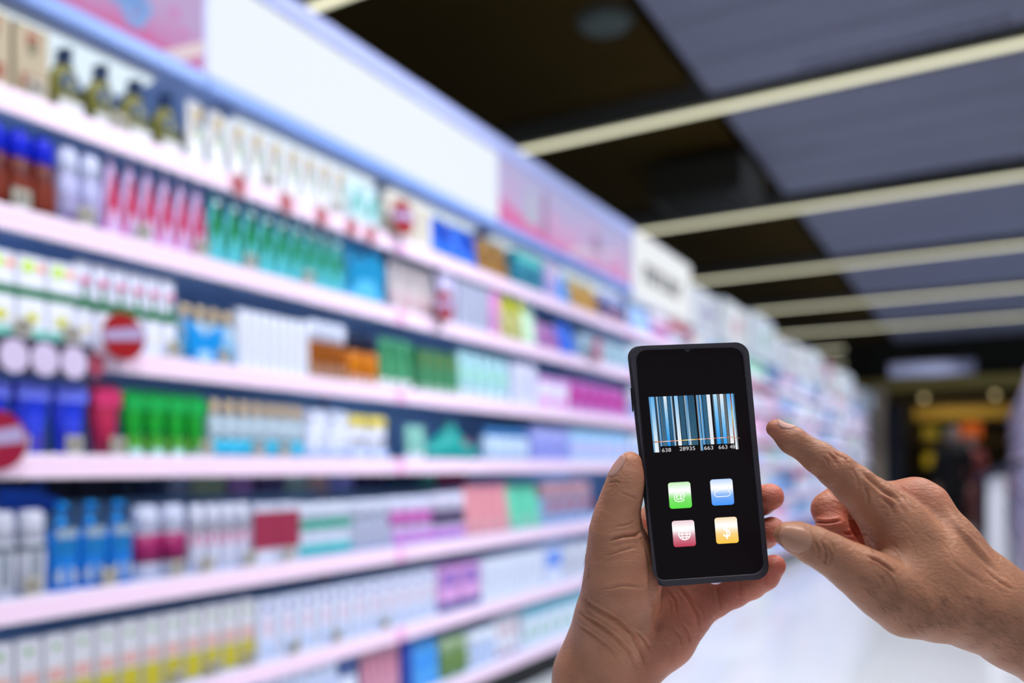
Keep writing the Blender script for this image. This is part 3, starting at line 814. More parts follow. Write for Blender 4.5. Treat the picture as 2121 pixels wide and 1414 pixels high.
# ------------------------------------------------------------------ promotional discs, cards, price tags
def red_disc(px, py, r, row, label, col='#8f0f18', turn=0.0):
    X = -D + 0.035
    y, z = pz(px, py, X)
    t = empty('round_sign', (X, y, ZS[row] - 0.03), turn)
    bm = bmesh.new(); prism_yz(bm, circ(0, z - ZS[row] + 0.03, r, r, 32), -0.0015, 0.0015)
    mk('disc', bm, mat(col, 0.4), t)
    bm = bmesh.new(); prism_yz(bm, [(-r * .96, z - ZS[row] + 0.03 - r * .28), (r * .93, z - ZS[row] + 0.03 - r * .02), (r * .80, z - ZS[row] + 0.03 + r * .52), (-r * .97, z - ZS[row] + 0.03 + r * .12)], 0.001, 0.0024)
    mk('printed_band', bm, mat('#9f92bb', 0.6), t)
    mk('stalk', bx(-0.032, -0.001, -0.006, 0.006, -0.004, 0.004), mat('#d5dbe8', 0.3), t)
    tl = z - ZS[row] + 0.03 - r
    if tl > 0.002: mk('stalk', bx(-0.0012, 0.0006, -0.006, 0.006, -0.004, tl + 0.004), mat('#d5dbe8', 0.3), t)
    tag(t, label, 'promotional sign', 'round red shelf signs')


red_disc(256, 697, 0.062, 2, 'largest round red sign with pale band, in front of the flower pouches')
red_disc(-8, 912, 0.070, 3, 'round red sign cut by the left edge, beside blue pouches', '#8a1234')
red_disc(835, 450, 0.066, 0, 'round red sign on the top shelf by the cream cartons')
red_disc(922, 633, 0.064, 1, 'round red sign on the second shelf below the blue pouches')
red_disc(1238, 724, 0.066, 1, 'round red sign on the second shelf just left of the phone', '#b03044')
red_disc(1429, 697, 0.070, 0, 'round red sign just above the top edge of the phone', '#a8404c')
red_disc(1716, 768, 0.16, 0, 'magenta disc sign high on the far shelves, right of the phone', '#d0408f')

for i, (px, py) in enumerate([(495, 383), (594, 416), (667, 445), (729, 467), (768, 482)]):
    X = -D + 0.004
    y, z = pz(px, py, X)
    z = ZS[0] - 0.03
    t = empty('rail_tag', (X, y, z))
    bm = bmesh.new(); prism_yz(bm, circ(0, 0, 0.030, 0.036, 20), -0.004, 0.002); mk('card', bm, mat('#b57d84', 0.5), t)
    bm = bmesh.new(); prism_yz(bm, circ(0, 0, 0.020, 0.022, 16), 0.001, 0.003); mk('print', bm, mat('#953a44', 0.5), t)
    tag(t, '%s from the left of five small red tags on the top rail' % ORD[i], 'tag', 'small red tags on the top rail')

tags = [(1, [45, 180, 298, 418, 520, 640]), (2, [48, 150, 362, 465]), (3, [42, 155, 245, 430, 537, 590]), (4, [68, 228, 368, 430, 520, 600]), (5, [370, 445, 520, 612, 700, 800]), (0, [75, 250, 560, 700])]
for row, xs in tags:
    for i, px in enumerate(xs):
        X = -D - 0.006
        y, _ = pz(px, 900, X)
        t = empty('price_tag', (X, y, ZS[row]))
        mk('card', bx(-0.0008, 0.0008, -0.022, 0.022, 0.004, 0.046), mat('#a8a49a', 0.6), t)
        mk('print', bx(0.0008, 0.0014, -0.016, 0.016, 0.014, 0.034), mat('#74716c', 0.6), t)
        mk('clip', bx(-0.004, 0.004, -0.008, 0.008, 0.0, 0.006), mat('#c9cfe0', 0.3), t)
        tag(t, '%s from the left of %s grey price cards on the edge of the %s' % (ORD[i], NUM[len(xs)], SHELF[row]), 'price tag', 'grey price cards, ' + SHELF[row])

# printed promo strip on the third rail
y0, _ = pz(-40, 745, -D); y1, _ = pz(192, 745, -D)
t = empty('promo_strip', (-D + 0.002, y0, ZS[2] - 0.052))
L = y1 - y0
mk('board', bx(0.0, 0.006, 0.0, L, -0.035, 0.052, bev=0.002), mat('#3c3148', 0.5), t)
for k in range(3):
    cy = L * (0.33 + 0.27 * k) - 0.02
    bm = bmesh.new(); prism_yz(bm, circ(cy, 0.004, 0.034, 0.040, 24), 0.005, 0.0075); mk('printed_roundel', bm, mat('#c5b8d8', 0.5), t)
    bm = bmesh.new(); prism_yz(bm, circ(cy + 0.062, 0.004, 0.022, 0.030, 20), 0.005, 0.007); mk('printed_roundel', bm, mat('#9c4058', 0.5), t)
tag(t, 'dark promo strip with pale roundels below the third shelf at far left', 'promotional strip')

# blue vee card in front of the beige-capped bottles
y0, _ = pz(385, 700, -D); y1, _ = pz(470, 700, -D)
hw = (y1 - y0) / 2
t = empty('display_card', (-D - 0.010, (y0 + y1) / 2, ZS[2]))
bm = bmesh.new(); prism_yz(bm, [(-hw * .62, 0.0), (hw * .68, 0.0), (hw, 0.12), (hw * .5, 0.10), (0.0, 0.075), (-hw * .4, 0.10), (-hw, 0.13)], -0.0015, 0.0015)
mk('card', bm, mat('#0a86d4', 0.4), t)
bm = bmesh.new(); prism_yz(bm, circ(0.0, 0.018, hw * .35, 0.016), 0.001, 0.0025); mk('print', bm, mat('#9cc8f0', 0.5), t)
tag(t, 'bright blue notched card before the beige-capped bottles on the third shelf', 'display card')

# light blue hood sign over the azure bottles
y0, _ = pz(0, 1040, -D - 0.14); y1, _ = pz(150, 1040, -D - 0.14)
t = empty('display_hood', (-D - 0.15, y0, ZS[4] + 0.205))
bm = bmesh.new(); prism_yz(bm, [(0, 0), (y1 - y0, -0.015), (y1 - y0 - 0.03, 0.025), ((y1 - y0) * .4, 0.05), (0, 0.055)], -0.002, 0.002)
mk('card', bm, mat('#0b4fb8', 0.4), t)
mk('stand', bx(-0.003, 0.0, 0.02, 0.04, -0.205, 0.0), mat('#b8c0d4', 0.4), t)
tag(t, 'dark blue curved card standing behind the broad white bottles at left', 'display card')

# ------------------------------------------------------------------ far end of the aisle
struct('column_far', bx(-2.02, -1.80, 18.2, 18.6, 0, EYE + 1.6), mat('#a89a86', 0.6))
t = empty('dark_column', (-1.62, 18.4, 0))
mk('shaft', bx(-0.17, 0.17, -0.15, 0.15, 0.0, 2.35, bev=0.01), mat('#0c1220', 0.4), t)
mk('base', bx(-0.19, 0.19, -0.17, 0.17, 0.0, 0.1, bev=0.01), mat('#15181f', 0.4), t)
tag(t, 'dark navy column at the end of the left shelving', 'column')
struct('trim_90', bx(-2.6, 1.6, 18.3, 18.5, EYE + 1.52, EYE + 1.74), mat('#8d7f42', 0.5))
struct('trim_91', bx(-2.6, 6.0, 18.5, 18.7, EYE + 1.74, CH), mat('#12120c', 0.8))
t = empty('hanging_sign', (-0.85, 16.6, EYE + 1.62))
mk('panel', bx(-0.72, 0.66, -0.02, 0.02, 0.0, 0.24, bev=0.004), mat('#7d7f96', 0.5), t)
for x in (-0.5, 0.45):
    mk('rod', bx(x - 0.006, x + 0.006, -0.006, 0.006, 0.238, CH - EYE - 1.64), mat('#22221f', 0.4), t)
tag(t, 'grey lilac sign board hanging before the far shop entrance', 'hanging sign')

t = empty('shop_shelf', (-1.2, 21.5, 0))
mk('back_panel', bx(-0.3, 2.6, 0.4, 0.44, 0, 2.6), mat('#3c2c12', 0.7, noise=.3, nscale=3), t)
for j, z in enumerate((0.5, 1.1, 1.72, 2.18)):
    mk('shelf', bx(-0.3, 2.6, 0.0, 0.40, z - 0.03, z), mat('#5a4a18', 0.6), t)
for x in (-0.3, 1.2, 2.57):
    mk('upright', bx(x, x + 0.03, -0.01, 0.4, 0.0, 2.6), mat('#241a0c', 0.6), t)
mk('top_board', bx(-0.3, 2.6, -0.06, 0.0, 2.20, 2.44), mat('#7c6420', 0.6), t)
tag(t, 'dark brown store shelf beyond the end of the aisle', 'shelf')
far_goods = [(1.11, '#c9b024', 'mustard yellow', .34, .30, -0.1), (1.11, '#7c7a28', 'khaki', .30, .26, 0.28), (1.11, '#b4963a', 'golden', .3, .18, 0.66), (1.73, '#12361c', 'deep green', .3, .34, 0.25), (1.73, '#b4551c', 'orange', .42, .40, 0.66),
       (1.73, '#8a7a24', 'ochre', .3, .3, -0.12), (1.11, '#9ab46a', 'leaf green', .45, .30, 1.75), (0.51, '#a8463c', 'brick red', .4, .4, 1.35), (0.51, '#8c6a34', 'tan', .4, .35, 1.95), (1.73, '#6e4a18', 'brown', .5, .34, 1.75),
       (0.51, '#4a2a18', 'chocolate', .5, .4, 0.1), (2.19, '#ccb436', 'bright yellow', .5, .2, 0.02), (2.19, '#b89c2c', 'dull yellow', .45, .2, 1.95), (0.51, '#1c5a6c', 'petrol', .25, .3, 0.85)]
for z, c, nm, w, h, x in far_goods:
    t = empty('storage_bin', (-1.2 + x, 21.53, z))
    mk('body', bx(0, w, 0.0, 0.25, 0.0, h, bev=0.02), mat(c, 0.6, noise=.2, nscale=6), t)
    mk('front_lip', bx(0.02, w - 0.02, -0.01, 0.0, h * .55, h * .7), mat(c, 0.4), t)
    tag(t, '%s goods box on the brown store shelf at the far end' % nm, 'box', 'goods in the far store')
for i, (px, py) in enumerate(((1914, 824), (2061, 818))):
    u = (px - CX) / F; v = (CY - py) / F
    d = FW + u * RT
    tt = 19.5 / d[1]
    t = empty('wall_lamp', (tt * d[0], 19.5, EYE + tt * v))
    bm = bmesh.new(); bmesh.ops.create_icosphere(bm, subdivisions=2, radius=0.055); mk('globe', bm, mat('#ffe7a6', 0.5, emit=0.9), t, True)
    mk('rod', bx(-0.008, 0.008, -0.008, 0.008, 0.085, CH - EYE - tt * v + 0.1), mat('#30281a', 0.5), t)
    tag(t, '%s of two glowing globe lamps in the far store' % ['left', 'right'][i], 'lamp', 'globe lamps')

t = empty('shop_lamp', (-0.6, 20.6, EYE + 2.1))  # unseen warm lamp, added to brighten the goods in the far store
mk('housing', bx(-0.8, 0.8, -0.2, 0.2, 0.01, 0.06, bev=0.004), mat('#1c1a14', 0.5), t)
for x in (-0.6, 0.6): mk('rod', bx(x - 0.006, x + 0.006, -0.006, 0.006, 0.058, CH - EYE - 2.1 + 0.12), mat('#1c1a14', 0.5), t)
ld = bpy.data.lights.new('lamp', 'AREA'); ld.shape = 'RECTANGLE'; ld.size = 1.5; ld.size_y = 0.3; ld.energy = 70; ld.color = (1.0, 0.83, 0.5)
lo_ = bpy.data.objects.new('lamp', ld); COL.objects.link(lo_); lo_.parent = t; lo_.rotation_euler = (math.radians(25), 0, 0)
tag(t, 'warm lamp hanging inside the brown far store above its shelf', 'ceiling lamp')

# right-hand fixture, gate and price checker
t = empty('shelving_unit', (0.32, 9.2, 0))
mk('back_panel', bx(0.40, 0.43, 0, 9, 0, 2.0), m_back, t)
mk('end_panel', bx(0.0, 0.43, -0.03, 0.0, 0, 2.05), mat('#b9a9c8', 0.5), t)
for z in (0.12, 0.5, 0.88, 1.24, 1.6, 1.95):
    sh = mk('shelf', bx(0.012, 0.40, 0.0, 9, -0.025, 0.0), m_board, t, loc=(0, 0, z))
    mk('price_rail', bx(0.0, 0.012, 0.0, 9, -0.05, 0.0), m_rail, sh)
tag(t, 'shelving unit at the right edge, facing the long wall of products', 'shelving unit')
rc = ['#2c7fd4', '#d9a890', '#8a3a68', '#c4d2ee', '#b85a6c', '#7fa0dc', '#e4c8d8', '#4c3c78']
rn = ['blue', 'peach', 'wine', 'pale blue', 'rose', 'soft blue', 'blush', 'violet']
k = 0
rcount = {}
for j, z in enumerate((0.12, 0.5, 0.88, 1.24, 1.6)):
    y = 9.25
    while y < 17.8:
        c = k % 8
        key = ('R', c)
        if key not in cache: cache[key] = product('carton', 0.30, 0.26, rc[c], dep=0.16, lab=(('rect', '#d5daea', .3, .6, .7),)); o = cache[key]
        else: o = dup(cache[key])
        o.location = (0.345, y + 0.16, z + 0.001)
        o.rotation_euler = (0, 0, math.pi)
        rcount[(j, c)] = rcount.get((j, c), 0) + 1
        tag(o, '%s nearest %s carton on the %s shelf of the right-edge shelving unit' % (ORD[rcount[(j, c)] - 1], rn[c], ['lowest', 'second lowest', 'middle', 'fourth', 'topmost'][j]), 'carton', '%s cartons on tier %s at the right edge' % (rn[c], NUM[j + 1]))
        y += 0.33 + 0.05 * (k % 3)
        k += 3
t = empty('checkout_gate', (0.04, 8.6, 0))
mk('panel', bx(-0.05, 0.10, -0.02, 0.5, 0.0, 1.03, bev=0.01), mat('#e6e9f2', 0.4), t)
mk('post', bx(-0.11, -0.052, -0.02, 0.06, 0.25, 1.04, bev=0.01), mat('#141c2a', 0.4), t)
bm = bmesh.new(); box(bm, -0.12, 0.26, -0.05, 0.05, 0.0, 0.07, bev=0.01)
o = mk('handrail', bm, mat('#2a3348', 0.4), t, loc=(0, 0, 1.02)); o.rotation_euler = (0, math.radians(-24), 0)
tag(t, 'white counter end with dark slanted handrail at the right edge', 'counter')


# ------------------------------------------------------------------ signed distance modelling of the bodies
def sd_cone(Q, a, b, ra, rb):
    ba = b - a
    L2 = float(ba @ ba) + 1e-12
    h = np.clip(((Q - a) @ ba) / L2, 0, 1)
    return np.linalg.norm(Q - a - h[:, None] * ba, axis=1) - (ra + h * (rb - ra))


def smin(a, b, k):
    h = np.clip(0.5 + 0.5 * (b - a) / k, 0, 1)
    return b + (a - b) * h - k * h * (1 - h)


class Body:
    """groups of tapered limbs; within a group blend k, groups blended onto the first with their own k"""
    def __init__(self):
        self.groups = []

    def add(self, chains, k, kj):
        G = []
        for ch in chains:
            pts = [(P(*c[:3]), c[3] * c[2] / F) for c in ch]
            for (a, ra), (b, rb) in zip(pts, pts[1:]):
                G.append((a, b, ra, rb))
        self.groups.append((G, k, kj))

    def __call__(self, Q):
        tot = None
        for G, k, kj in self.groups:
            d = None
            for a, b, ra, rb in G:
                e = sd_cone(Q, a, b, ra, rb)
                d = e if d is None else smin(d, e, k)
            tot = d if tot is None else smin(tot, d, kj)
        return tot

    def bounds(self):
        lo = np.full(3, 9.0); hi = np.full(3, -9.0)
        for G, k, kj in self.groups:
            for a, b, ra, rb in G:
                for p, r in ((a, ra), (b, rb)):
                    lo = np.minimum(lo, p - r); hi = np.maximum(hi, p + r)
        return lo - 0.006, hi + 0.006

    def grad(self, Q, e=2e-4):
        g = np.stack([self(Q + np.eye(3)[i] * e) - self(Q - np.eye(3)[i] * e) for i in range(3)], 1)
        return g / (np.linalg.norm(g, axis=1, keepdims=True) + 1e-12)


def surface(sdf, lo, hi, s, B=8):
    n = (np.ceil((hi - lo) / s / B).astype(int)) * B
    nb = n // B
    ax = [lo[i] + s * (np.arange(nb[i]) * B + (B - 1) / 2.0) for i in range(3)]
    cc = np.stack(np.meshgrid(*ax, indexing='ij'), -1).reshape(-1, 3)
    dc = sdf(cc)
    Fd = np.repeat(np.repeat(np.repeat(np.where(dc < 0, -1.0, 1.0).reshape(nb).astype(np.float32), B, 0), B, 1), B, 2)
    act = np.where(np.abs(dc) < s * B * 0.95 + 0.002)[0]
    off = np.stack(np.meshgrid(*[np.arange(B)] * 3, indexing='ij'), -1).reshape(-1, 3)
    bi = np.stack(np.unravel_index(act, nb), 1)
    for c in range(0, len(bi), 400):
        idx = (bi[c:c + 400, None, :] * B + off[None]).reshape(-1, 3)
        Fd[idx[:, 0], idx[:, 1], idx[:, 2]] = sdf(lo + idx * s)
    ins = Fd < 0
    cnt = np.zeros(tuple(n - 1), np.int8)
    for dx in (0, 1):
        for dy in (0, 1):
            for dz in (0, 1):
                cnt += ins[dx:n[0] - 1 + dx, dy:n[1] - 1 + dy, dz:n[2] - 1 + dz]
    cells = np.argwhere((cnt > 0) & (cnt < 8))
    vid = np.full(tuple(n - 1), -1, np.int64)
    vid[cells[:, 0], cells[:, 1], cells[:, 2]] = np.arange(len(cells))
    acc = np.zeros((len(cells), 3)); num = np.zeros(len(cells))
    corners = [(a, b, c) for a in (0, 1) for b in (0, 1) for c in (0, 1)]
    for a in corners:
        for axis in range(3):
            if a[axis] == 1: continue
            b = list(a); b[axis] = 1
            fa = Fd[cells[:, 0] + a[0], cells[:, 1] + a[1], cells[:, 2] + a[2]]
            fb = Fd[cells[:, 0] + b[0], cells[:, 1] + b[1], cells[:, 2] + b[2]]
            m = (fa < 0) != (fb < 0)
            t = np.where(m, fa / np.where(m, fa - fb, 1), 0)
            p = np.array(a, float)[None] + t[:, None] * (np.array(b, float) - np.array(a, float))[None]
            acc += np.where(m[:, None], p, 0); num += m
    V = lo + s * (cells + acc / num[:, None])
    quads = []
    for axis in range(3):
        sl0 = [slice(1, None)] * 3; sl1 = [slice(1, None)] * 3
        sl0 = [slice(1, n[i] - 1) for i in range(3)]; sl1 = list(sl0)
        sl0[axis] = slice(0, n[axis] - 1); sl1[axis] = slice(1, n[axis])
        A = ins[tuple(sl0)]; Bq = ins[tuple(sl1)]
        e = np.argwhere(A != Bq)
        if not len(e): continue
        base = e.copy()
        for i in range(3):
            if i != axis: base[:, i] += 1
        u, v = (axis + 1) % 3, (axis + 2) % 3
        def cid(du, dv):
            q = base.copy(); q[:, u] += du; q[:, v] += dv
            return vid[q[:, 0], q[:, 1], q[:, 2]]
        Q = np.stack([cid(-1, -1), cid(0, -1), cid(0, 0), cid(-1, 0)], 1)
        fl = ~ins[base[:, 0], base[:, 1], base[:, 2]]
        Q[fl] = Q[fl][:, ::-1]
        quads.append(Q)
    Q = np.concatenate(quads)
    Q = Q[(Q >= 0).all(1)]
    # pull onto the exact surface
    for _ in range(2):
        g = sdf.grad(V)
        V = V - g * sdf(V)[:, None]
    return V, Q, sdf.grad(V)


def crease(V, N, lines):
    """press fine folds into the skin; lines: (pixel polyline, depth m, half width px)"""
    px = CX + F * V[:, 0] / V[:, 2]
    py = CY - F * V[:, 1] / V[:, 2]
    view = -V / np.linalg.norm(V, axis=1, keepdims=True)
    front = np.clip((N * view).sum(1) * 2.5, 0, 1)
    disp = np.zeros(len(V))
    for pts, dep, w in lines:
        best = np.full(len(V), 1e9)
        # quick reject
        P0 = np.array(pts, float)
        m = (px > P0[:, 0].min() - 5 * w) & (px < P0[:, 0].max() + 5 * w) & (py > P0[:, 1].min() - 5 * w) & (py < P0[:, 1].max() + 5 * w)
        q = np.stack([px[m], py[m]], 1)
        if not len(q): continue
        bb = np.full(len(q), 1e9)
        tot = len(P0) - 1
        fade = np.ones(len(q))
        for i in range(tot):
            a, b = P0[i], P0[i + 1]
            h = np.clip(((q - a) @ (b - a)) / ((b - a) @ (b - a)), 0, 1)
            d = np.linalg.norm(q - a - h[:, None] * (b - a), axis=1)
            s = (i + h) / tot
            up = d < bb
            bb = np.where(up, d, bb)
            fade = np.where(up, np.clip(np.minimum(s, 1 - s) * 4 + 0.15, 0, 1), fade)
        dep = dep * 1.7
        disp[m] += -dep * np.exp(-(bb / w) ** 2) * fade + 0.35 * dep * np.exp(-((bb - 2.4 * w) / (1.3 * w)) ** 2) * fade
    return V + N * (disp * front)[:, None]


def skin_mesh(name, V, Q, m, attrs, origin, parent=None):
    Wv = toW(V) - np.asarray(origin)
    me = bpy.data.meshes.new(name)
    me.vertices.add(len(Wv)); me.vertices.foreach_set('co', Wv.astype(np.float32).ravel())
    me.loops.add(len(Q) * 4); me.loops.foreach_set('vertex_index', Q.astype(np.int32).ravel())
    me.polygons.add(len(Q))
    me.polygons.foreach_set('loop_start', np.arange(0, len(Q) * 4, 4, dtype=np.int32))
    me.polygons.foreach_set('use_smooth', np.ones(len(Q), bool))
    me.update(calc_edges=True)
    for k, v in attrs.items():
        a = me.attributes.new(k, 'FLOAT', 'POINT')
        a.data.foreach_set('value', v.astype(np.float32))
    me.materials.append(m)
    me.validate()
    o = bpy.data.objects.new(name, me)
    COL.objects.link(o)
    o.location = origin
    if parent: o.parent = parent
    return o


def skin_material(base, pink, name):
    m = bpy.data.materials.new(name)
    m.use_nodes = True
    nt = m.node_tree
    N, Lk = nt.nodes, nt.links
    b = N['Principled BSDF']
    tc = N.new('ShaderNodeTexCoord')
    at = N.new('ShaderNodeAttribute'); at.attribute_name = 'pink'
    n1 = N.new('ShaderNodeTexNoise'); n1.inputs['Scale'].default_value = 55; n1.inputs['Detail'].default_value = 5
    Lk.new(tc.outputs['Object'], n1.inputs['Vector'])
    mix = N.new('ShaderNodeMix'); mix.data_type = 'RGBA'
    mix.inputs['A'].default_value = (*lin(base), 1); mix.inputs['B'].default_value = (*lin(pink), 1)
    Lk.new(at.outputs['Fac'], mix.inputs['Factor'])
    mr = N.new('ShaderNodeMapRange'); mr.inputs['From Min'].default_value = 0.3; mr.inputs['From Max'].default_value = 0.7
    mr.inputs['To Min'].default_value = 0.86; mr.inputs['To Max'].default_value = 1.1
    Lk.new(n1.outputs['Fac'], mr.inputs['Value'])
    mul = N.new('ShaderNodeMix'); mul.data_type = 'RGBA'; mul.blend_type = 'MULTIPLY'; mul.inputs['Factor'].default_value = 1
    Lk.new(mix.outputs['Result'], mul.inputs['A']); Lk.new(mr.outputs[0], mul.inputs['B'])
    Lk.new(mul.outputs['Result'], b.inputs['Base Color'])
    b.inputs['Roughness'].default_value = 0.46
    b.inputs['Specular IOR Level'].default_value = 0.45
    b.inputs['Subsurface Weight'].default_value = 0.35
    b.inputs['Subsurface Radius'].default_value = (1.0, 0.32, 0.16)
    b.inputs['Subsurface Scale'].default_value = 0.008
    # fine skin relief: stretched cells, pores and soft folds
    mp = N.new('ShaderNodeMapping'); mp.inputs['Scale'].default_value = (1, 1, 2.2); mp.inputs['Rotation'].default_value = (0.3, 0.5, 0.4)
    Lk.new(tc.outputs['Object'], mp.inputs['Vector'])
    v = N.new('ShaderNodeTexVoronoi'); v.feature = 'DISTANCE_TO_EDGE'; v.inputs['Scale'].default_value = 620
    Lk.new(mp.outputs[0], v.inputs['Vector'])
    n2 = N.new('ShaderNodeTexNoise'); n2.inputs['Scale'].default_value = 260; n2.inputs['Detail'].default_value = 4
    Lk.new(mp.outputs[0], n2.inputs['Vector'])
    b1 = N.new('ShaderNodeBump'); b1.inputs['Strength'].default_value = 0.45; b1.inputs['Distance'].default_value = 0.0005
    b2 = N.new('ShaderNodeBump'); b2.inputs['Strength'].default_value = 0.7; b2.inputs['Distance'].default_value = 0.0009
    Lk.new(v.outputs['Distance'], b1.inputs['Height']); Lk.new(n2.outputs['Fac'], b2.inputs['Height'])
    Lk.new(b1.outputs[0], b2.inputs['Normal']); Lk.new(b2.outputs[0], b.inputs['Normal'])
    return m


def nail(sdf, ctr, axis, nrm, rad, L, Wd, parent, origin, m, label):
    """nail plate laid on the fingertip: ctr a point on the finger's core, axis towards the tip, nrm out of the nail bed"""
    axis = np.array(axis, float); axis /= np.linalg.norm(axis)
    nn = np.array(nrm, float); nn -= axis * (nn @ axis); nn /= np.linalg.norm(nn)
    side = np.cross(axis, nn)
    c = np.asarray(ctr) + nn * rad
    nu, nv = 15, 13
    pts = []
    for i in range(nu):
        s = -1 + 2 * i / (nu - 1)
        for j in range(nv):
            t = -1 + 2 * j / (nv - 1)
            # superellipse outline, square-ish root, rounded free edge
            e = (1 - abs(s) ** (3.2 if s < 0 else 2.4)) ** 0.5 if abs(s) < 1 else 0.0
            ww = Wd / 2 * max(0.30 if s < 0 else 0.22, e)
            pts.append(np.asarray(c) + axis * s * L / 2 + side * t * ww)
    Q = np.array(pts)
    for _ in range(6):
        g = sdf.grad(Q)
        d = sdf(Q)
        Q = Q - nn[None] * (d / np.maximum(0.35, g @ nn))[:, None].clip(-0.004, 0.004)
    g = sdf.grad(Q)
    T = (np.arange(nu) / (nu - 1))[:, None] * np.ones(nv)[None]
    edge = (1 - np.abs(np.linspace(-1, 1, nv)) ** 4)[None] * np.ones((nu, 1))
    top = Q + g * (0.00008 + 0.00025 * edge.ravel() + 0.00025 * T.ravel())[:, None]
    bot = Q - g * 0.0008
    bm = bmesh.new()
    A = [bm.verts.new(p) for p in toW(top) - np.asarray(origin)]
    Bv = [bm.verts.new(p) for p in toW(bot) - np.asarray(origin)]
    for i in range(nu - 1):
        for j in range(nv - 1):
            a, b, c2, d2 = i * nv + j, i * nv + j + 1, (i + 1) * nv + j + 1, (i + 1) * nv + j
            bm.faces.new((A[a], A[b], A[c2], A[d2])); bm.faces.new((Bv[d2], Bv[c2], Bv[b], Bv[a]))
    ring = [j for j in range(nv)] + [i * nv + nv - 1 for i in range(1, nu)] + [(nu - 1) * nv + j for j in range(nv - 2, -1, -1)] + [i * nv for i in range(nu - 2, 0, -1)]
    for k in range(len(ring)):
        a, b = ring[k], ring[(k + 1) % len(ring)]
        bm.faces.new((A[b], A[a], Bv[a], Bv[b]))
    bmesh.ops.recalc_face_normals(bm, faces=bm.faces[:])
    o = mk('fingernail', bm, m, parent, smooth=True)
    o['label'] = label
    return o


# ---- person far away near the end of the aisle (standing, back to us)
def far_person(px, Yw, hgt, label, cloth, legs, skin, hair):
    u = (px - CX) / F
    d = FW + u * RT
    tt = Yw / d[1]
    base = np.array([tt * d[0], Yw, 0.0])

    class W2(Body):
        def addw(self, ch, k, kj):
            G = []
            for c in ch:
                for a, b in zip(c, c[1:]):
                    G.append((np.array(a[:3], float), np.array(b[:3], float), a[3], b[3]))
            self.groups.append((G, k, kj))
    s = hgt / 1.70
    def sc(ch): return [[tuple(v * s for v in p) for p in c] for c in ch]

    def put(name, chains, m, parent, k=0.03, vox=0.012):
        B = W2(); B.addw(sc(chains), k, 0.01)
        lo, hi = B.bounds(); V, Q, _ = surface(B, lo - 0.03, hi + 0.03, vox)
        me = bpy.data.meshes.new(name)
        me.from_pydata(V.tolist(), [], Q.tolist())
        for p in me.polygons: p.use_smooth = True
        me.materials.append(m)
        o = bpy.data.objects.new(name, me); COL.objects.link(o)
        if parent: o.parent = parent
        return o
    body = [[(0, 0, .96, .13), (0, 0, 1.15, .115), (0, 0, 1.34, .14), (0, 0, 1.42, .085), (0, 0.0, 1.48, .052), (0, -0.01, 1.56, .075), (0, -0.01, 1.62, .085)],
            [(-.12, 0, 1.38, .06), (.12, 0, 1.38, .06)],
            [(-.17, 0, 1.38, .055), (-.22, 0, 1.12, .04), (-.20, -.05, .88, .03), (-.20, -.06, .80, .035)],
            [(.17, 0, 1.38, .055), (.23, 0, 1.12, .04), (.21, -.05, .88, .03), (.21, -.06, .80, .035)],
            [(-.07, 0, .93, .09), (-.09, -.01, .50, .058), (-.09, .02, .10, .04), (-.09, -.02, .04, .04), (-.09, -.14, .035, .032)],
            [(.07, 0, .93, .09), (.09, .03, .50, .058), (.10, .05, .10, .04), (.10, .02, .04, .04), (.10, -.10, .035, .032)]]
    p = put('person', body, mat(skin, .6), None)
    p.location = base
    put('jacket', [[(0, 0, .92, .155), (0, 0, 1.15, .14), (0, 0, 1.33, .158), (0, 0, 1.41, .095)], [(-.13, 0, 1.385, .072), (.13, 0, 1.385, .072)],
                   [(-.17, 0, 1.38, .07), (-.22, 0, 1.12, .055), (-.20, -.05, .90, .045)], [(.17, 0, 1.38, .07), (.23, 0, 1.12, .055), (.21, -.05, .90, .045)]], mat(cloth, .8), p)
    put('trousers', [[(-.07, 0, .93, .105), (-.09, -.01, .50, .073), (-.09, .02, .12, .056)], [(.07, 0, .93, .105), (.09, .03, .50, .073), (.10, .05, .12, .056)]], mat(legs, .8), p)
    put('hair', [[(0, 0.015, 1.60, .092), (0, 0.01, 1.645, .088)]], mat(hair, .6), p)
    put('face_mask', [[(-.04, -.07, 1.555, .030), (.04, -.07, 1.555, .030)]], mat('#566a7c', .7), p, vox=.006)
    tag(p, label, 'person')


far_person(1974, 13.2, 1.66, 'person in black clothes and pale mask standing at the far end', '#070808', '#0a0a0c', '#8a6a58', '#0c0a0a')
far_person(2009, 15.5, 1.60, 'person in brick-red top standing right of the black-clothed one', '#7c3a34', '#6a3c38', '#8a6a58', '#1a1210')

# ------------------------------------------------------------------ left hand holding the phone
VOX = 0.00062
m_skinL = skin_material('#c08668', '#cf7261', 'skin')
m_nail = mat('#c4958a', 0.45, coat=0.0, name='nail')

LH = Body()
# palm, wrist and forearm
LH.add([
    [(1262, 1900, .545, 108), (1232, 1600, .575, 92), (1222, 1480, .582, 82), (1232, 1400, .588, 78), (1268, 1310, .590, 74), (1335, 1160, .590, 44), (1352, 1096, .588, 38)],
    [(1330, 1900, .550, 104), (1270, 1590, .580, 86), (1268, 1480, .585, 70), (1284, 1400, .588, 58), (1360, 1290, .594, 62), (1392, 1190, .596, 44), (1398, 1120, .594, 36)],
    [(1284, 1400, .588, 56), (1366, 1318, .588, 58), (1418, 1225, .594, 42), (1432, 1160, .594, 36)],
    [(1284, 1400, .588, 54), (1380, 1318, .582, 54), (1424, 1272, .582, 44), (1440, 1250, .584, 38)],
    # thenar and thumb
    [(1232, 1400, .588, 78), (1272, 1280, .570, 76), (1288, 1205, .560, 74), (1284, 1140, .556, 64), (1275, 1095, .552, 46), (1279, 1058, .549, 38), (1291, 1018, .546, 35), (1299, 985, .5445, 29), (1306, 957, .543, 21.5)],
    [(1300, 1240, .572, 62), (1318, 1170, .566, 42), (1318, 1120, .566, 26)],
], 0.009, 0.01)
